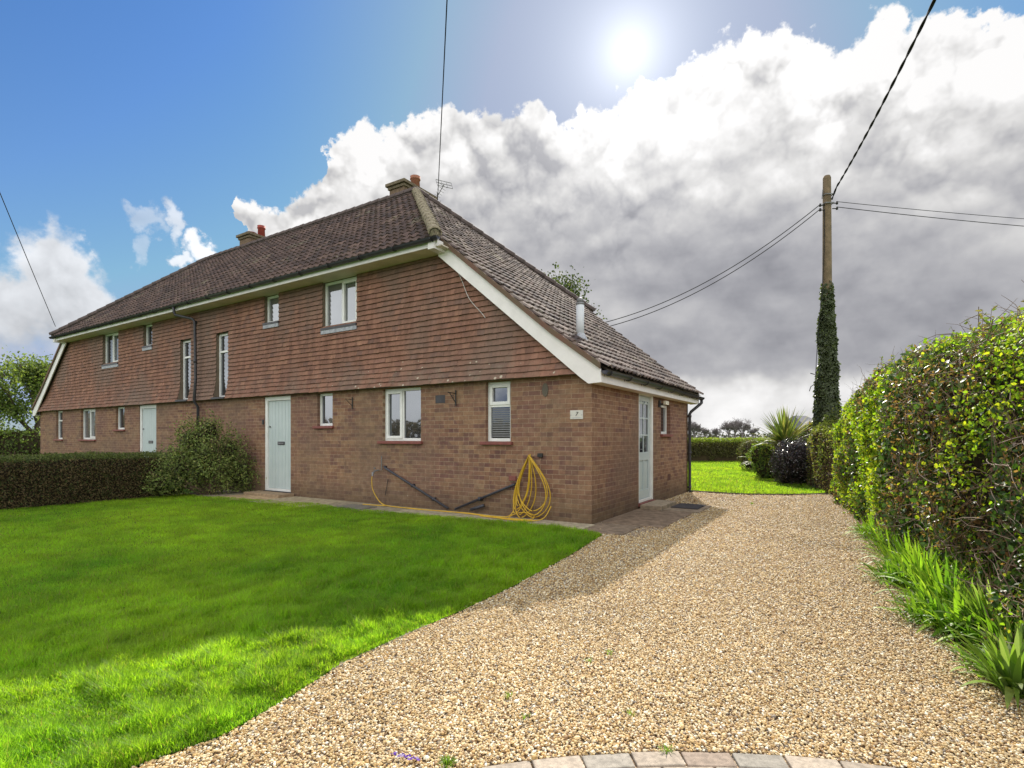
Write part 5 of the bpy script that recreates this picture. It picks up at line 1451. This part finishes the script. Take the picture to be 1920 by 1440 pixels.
# ---- distant house roof glimpsed beyond the cordyline
fh = empty('distant_house', (26.0, 48, 0), R(12)); tag(fh, 'far grey roofed house glimpsed above the spiky plant', 'house')
mb = MB(); mb.box(-1.1, 1.1, -2, 2, 0, 2.2); mb.build('wall', M['chim'], fh)
mb = MB(); mb.prism([(-1.3, -2.3, 2.1), (1.3, -2.3, 2.1), (1.3, 2.3, 2.1), (-1.3, 2.3, 2.1)], (0, 0, 1), .12)
mb.add([(-1.3, -2.3, 2.22), (1.3, -2.3, 2.22), (1.3, 2.3, 2.22), (-1.3, 2.3, 2.22), (-.6, 0, 3.3), (.6, 0, 3.3)], [(0, 1, 5, 4), (2, 3, 4, 5), (1, 2, 5), (3, 0, 4)])
mb.build('roof', simple('far_slate', (.13, .13, .15), .7), fh)

# ================================================================== POLE, WIRES
PB = (8.30, 14.0)
pole = empty('telegraph_pole', (PB[0], PB[1], 0)); tag(pole, 'weathered wooden utility pole with its lower half wrapped in ivy', 'utility pole')
PT = D(1551, 330, 14).z
mb = MB(); mb.tube([(0, 0, -.1), (-.0, 0, PT * .5), (-.01, 0, PT - .06), (-.01, 0, PT)], [.145, .12, .098, .075], 18); mb.build('shaft', M['wood'], pole, True)
mb = MB()
for dz_ in (.75, .52): mb.tube([(-.12, 0, PT - dz_), (-.12, -.12, PT - dz_), (.10, -.12, PT - dz_), (.10, .1, PT - dz_)], .016, 6)
mb.tube([(-.14, -.04, PT - .38), (-.16, -.04, PT - .62)], .012, 6)
mb.build('pole_band', M['metal'], pole)
for dz_, sx in ((.80, -1), (.92, -1), (.74, 1), (.88, 1)):
    m = MB(); m.tube([(sx * .10, -.05, PT - dz_), (sx * .22, -.06, PT - dz_)], .014, 6); m.tube([(sx * .22, -.06, PT - dz_ - .03), (sx * .22, -.06, PT - dz_ + .04)], .028, 8); m.build('insulator', M['ink'], pole, True)
# cable running down the shaft and hanging free lower down
mb = MB(); mb.tube([(-.11, -.06, PT - .9), (-.12, -.06, 6.2), (-.17, -.06, 5.2), (-.27, -.06, 4.2), (-.36, -.05, 2.6), (-.40, -.05, 1.5)], .009, 6)
mb.tube([(-.36, -.05, 2.75), (-.46, -.05, 2.68), (-.50, -.05, 2.56)], .010, 5); mb.tube([(-.36, -.05, 3.0), (-.47, -.05, 3.03)], .012, 5)
mb.build('down_cable', M['wire'], pole)
# ivy
zt_ = D(1551, 545, 14).z; n = 21000
z_ = rng.random(n) ** .85 * (zt_ + .25); fr = z_ / zt_
rad = (.33 - .20 * fr) * (1 + .25 * (fbm(np.c_[z_ * .6, z_ * 0, z_ * 0], 2.5, 3) - .5) * 2)
a_ = rng.uniform(0, 6.283, n); bmp = fbm(np.c_[np.cos(a_), np.sin(a_), z_ * 1.3], 2.2, 3)
rad = rad * (.55 + .9 * bmp) * (1 - .12 * rng.random(n))
rad = np.where(z_ > zt_ - .3, np.maximum(.115, rad * .85), rad)
k_ = (z_ < zt_ - .35) | (rng.random(n) < .5 * np.clip((zt_ + .25 - z_) / .5, 0, 1))
nrm = np.stack([np.cos(a_), np.sin(a_), a_ * 0 + .1], 1); p = np.stack([np.cos(a_) * rad, np.sin(a_) * rad, z_], 1)[k_]; nrm = nrm[k_]; n = len(p)
iv_ = leaves('ivy', p, nrm, rng.uniform(.05, .10, n), jig((.075, .095, .045), n, .5), M['gloss'], pole, .55, True, droop=1.2)
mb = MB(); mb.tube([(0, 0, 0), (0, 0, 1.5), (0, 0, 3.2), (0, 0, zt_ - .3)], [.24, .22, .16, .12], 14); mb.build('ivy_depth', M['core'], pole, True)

def wire(label, pts, r, group='overhead cables', sag=0.0, n=24, twist=0):
    P_ = [Vector(p) for p in pts]; out = []
    if len(P_) == 2:
        for i in range(n + 1):
            t_ = i / n; p = P_[0].lerp(P_[1], t_); p.z -= sag * 4 * t_ * (1 - t_); out.append(p)
    else: out = P_
    c0 = out[0].copy(); mb = MB()
    if twist:                              # two cores twisted round each other
        fine = []
        for a, b_ in zip(out, out[1:]):
            for i in range(8): fine.append(a.lerp(b_, i / 8))
        for ph_ in (0, math.pi):
            mb.tube([p - c0 + Vector((math.cos(i * .55 + ph_) * twist, 0, math.sin(i * .55 + ph_) * twist)) for i, p in enumerate(fine)], r, 6)
    else: mb.tube([p - c0 for p in out], r, 6)
    o = mb.build('overhead_cable', M['wire'], None, True, loc=c0); return tag(o, label, 'cable', group)
pt = Vector((PB[0] - .01, PB[1], PT))
# thick twisted service line overhead to the right of the viewer
def zth(Y): return 7.22 + .0088 * (Y - 6.3) ** 2
ys = [14 - .6 * i for i in range(37)]
ln_ = [(8.42 + (.4) * (y - 14), y, zth(y) if y < 13.9 else PT - .62) for y in ys]
wire('thick twisted black cable sweeping up from the pole to the top edge', ln_, .0125, twist=.012)
wire('upper of the two thin cables sagging from the pole to behind the roof', [pt + Vector((-.24, -.06, -.80)), D(1128, 606, 15.2)], .011, sag=.42)
wire('lower of the two thin cables sagging from the pole to behind the roof', [pt + Vector((-.24, -.06, -.92)), D(1134, 614, 15.2)], .011, sag=.42)
wire('upper thin cable running right from the pole head', [pt + Vector((.22, -.06, -.70)), D(2400, 436, 16)], .008, sag=.12)
wire('lower thin cable running right from the pole head', [pt + Vector((.22, -.06, -.84)), D(2400, 452, 16)], .010, sag=.14)
wire('thin cable dropping from the top edge to the chimney aerial', [D(820, 385, 15.9), (1.1, -5, 7.9)], .011, sag=.12, n=40)
wire('thin cable crossing the left sky to the far end of the eaves', [D(104, 612, 17.9), D(-50, 240, 10.5)], .009, sag=.02)

# ================================================================== HOSE
hz = MB()
def wp(x, y, z): return Vector((x, y, z))
rnd = random.Random(3)
hx0, hz0 = -1.04, 1.06
m = MB(); m.tube([(hx0 + .02, 0, hz0 - .035), (hx0 + .02, -.10, hz0 - .035), (hx0 + .02, -.11, hz0 - .01)], .008, 8); m.box(hx0 + .10, hx0 + .19, -.035, .0, hz0 - .03, hz0 + .03); m.build('hose_hook', M['ink'], house)
def loop(xl, xr, zb, y, top=0.0):
    pts = []; n = 40
    for i in range(n + 1):
        t_ = i / n; a = 2 * math.pi * t_ - math.pi / 2   # starts at the bottom
        z_ = zb + (hz0 + top - zb) * (.5 + .5 * math.sin(a))
        f = min(1.0, max(0.0, (z_ - zb) / (hz0 - zb)))   # 0 bottom 1 top
        wdt = (1 - f) ** .75 * (f + .04) ** .30 * 1.45
        cx_ = hx0 + ((xl + xr) / 2 - hx0) * (1 - f); hw_ = (xr - xl) / 2 * wdt + .030
        pts.append(wp(cx_ + math.cos(a) * hw_, y - .03 * math.sin(a * 1.5) - .02 * (1 - f), z_))
    return pts
for (xl, xr, zb) in ((-1.44, -.98, .03), (-1.40, -1.10, .07), (-1.43, -1.16, .16), (-1.36, -1.18, .22), (-1.36, -.58, .05), (-1.26, -.66, .09), (-1.30, -.63, .16), (-1.42, -1.2, .10)):
    hz.tube(loop(xl, xr, zb, -.075 - rnd.uniform(0, .05), rnd.uniform(-.02, .015)), .0085, 7)
def spline(P_, n=10):
    P_ = [Vector(p) for p in P_]; P_ = [P_[0]] + P_ + [P_[-1]]; out = []
    for i in range(1, len(P_) - 2):
        for j in range(n):
            t_ = j / n; a, b_, c_, d_ = P_[i - 1:i + 3]
            out.append(.5 * ((2 * b_) + (c_ - a) * t_ + (2 * a - 5 * b_ + 4 * c_ - d_) * t_ ** 2 + (3 * b_ - a - 3 * c_ + d_) * t_ ** 3))
    out.append(P_[-2]); return out
hz.tube(spline([(-4.65, -.13, .60), (-4.66, -.14, .50), (-4.60, -.16, .30), (-4.35, -.20, .08), (-4.05, -.22, .03), (-3.5, -.20, .025), (-2.8, -.20, .025), (-2.3, -.14, .025), (-1.8, -.20, .025), (-1.45, -.16, .03), (-1.36, -.10, .12)]), .0085, 7)
hz.tube(spline([(-4.78, -.26, .025), (-4.5, -.24, .025), (-4.1, -.20, .028), (-3.4, -.24, .026), (-2.7, -.17, .026), (-2.2, -.20, .026), (-1.7, -.26, .026), (-1.2, -.30, .026), (-.95, -.22, .03), (-.98, -.10, .09), (-1.2, -.09, .11), (-1.38, -.15, .05), (-1.3, -.28, .026), (-.95, -.32, .026), (-.75, -.18, .06), (-.66, -.08, .25)]), .0085, 7)
hz.tube(spline([(-1.9, -.30, .026), (-1.5, -.33, .026), (-1.1, -.25, .027), (-.9, -.28, .027), (-1.0, -.38, .027), (-1.4, -.37, .027), (-1.75, -.24, .03)]), .0085, 7)
ho = hobj(hz, 'garden_hose', M['hose'], 0, True); tag(ho, 'yellow garden hose looped on a wall hook and trailing along the path', 'hose')
m = MB(); m.tube([(-4.65, -.13, .66), (-4.65, -.13, .58)], .014, 8); cn = m.build('connector', M['lead'], ho)

# ================================================================== SMALL THINGS ON THE GROUND
def twig_on_ground(px0, py0, px1, py1, r, lab):
    a = Vector((*G(px0, py0), .014)); b_ = Vector((*G(px1, py1), .014)); m_ = (a + b_) / 2 + Vector((.0, .01, .02))
    mb = MB(); mb.tube([Vector((0, 0, 0)), m_ - a, b_ - a], [r, r * .8, r * .4], 5); t_ = mb.build('fallen_twig', M['bark'], None, loc=a); tag(t_, lab, 'twig', 'fallen twigs on the gravel')
twig_on_ground(1680, 1126, 1755, 1121, .006, 'longer fallen twig pointing at the strappy border')
twig_on_ground(1692, 1157, 1730, 1138, .004, 'short slanting fallen twig just below the longer one')
twig_on_ground(1617, 1029, 1645, 1026, .004, 'small fallen twig at the far start of the strappy border')
tg = Vector((*G(760, 1424), .006)); mb = MB()
for i in range(26):
    f = i / 26; o_ = Vector((-.06 + .13 * f, .012 - .03 * f + random.uniform(-.012, .012), random.uniform(0, .012))); dr = Vector((random.uniform(-1, 1), random.uniform(-1, 1), random.uniform(0, .6))).normalized() * .014
    s2 = dr.orthogonal().normalized() * .005; mb.add([o_ - s2, o_ + dr, o_ + s2, o_ - dr * .4], [(0, 1, 2, 3)], random.choice([(.22, .10, .5), (.12, .05, .35), (.55, .45, .7)]))
tag(mb.build('purple_scrap', vcol('purple_petals', .6, .3, .1, 40, 0), None, loc=tg), 'small crumpled purple scrap lying on the gravel at the bottom', 'litter')
def weed(px_, py_, n, L_, lab):
    g_ = G(px_, py_); strappy('weed', lab, 'weed', (g_[0], g_[1], -.004), n, L_, .005, [(.12, .21, .02), (.16, .25, .03)], (.2, 1.4), group='weeds in the gravel', spread=.03)
for a in ((838, 1434, 60, .035, 'bright green weed tuft beside the purple scrap'), (955, 1306, 14, .02, 'tiny weed alone in the middle of the drive, left of centre'), (985, 1345, 12, .018, 'tiny weed below the middle of the drive'),
          (1105, 1240, 16, .02, 'tiny weed higher up the drive'), (1142, 1225, 16, .02, 'dark little weed in the upper middle of the drive'), (1253, 1410, 22, .025, 'weed sprouting at the joint of the paving blocks'),
          (1180, 1339, 12, .02, 'tiny weed between the paving arc and the drive centre'), (1410, 945, 40, .05, 'pale weed patch on the far gravel below the back lawn'), (1650, 1018, 30, .08, 'weed tuft on the gravel beside the tall hedge foot')): weed(*a)
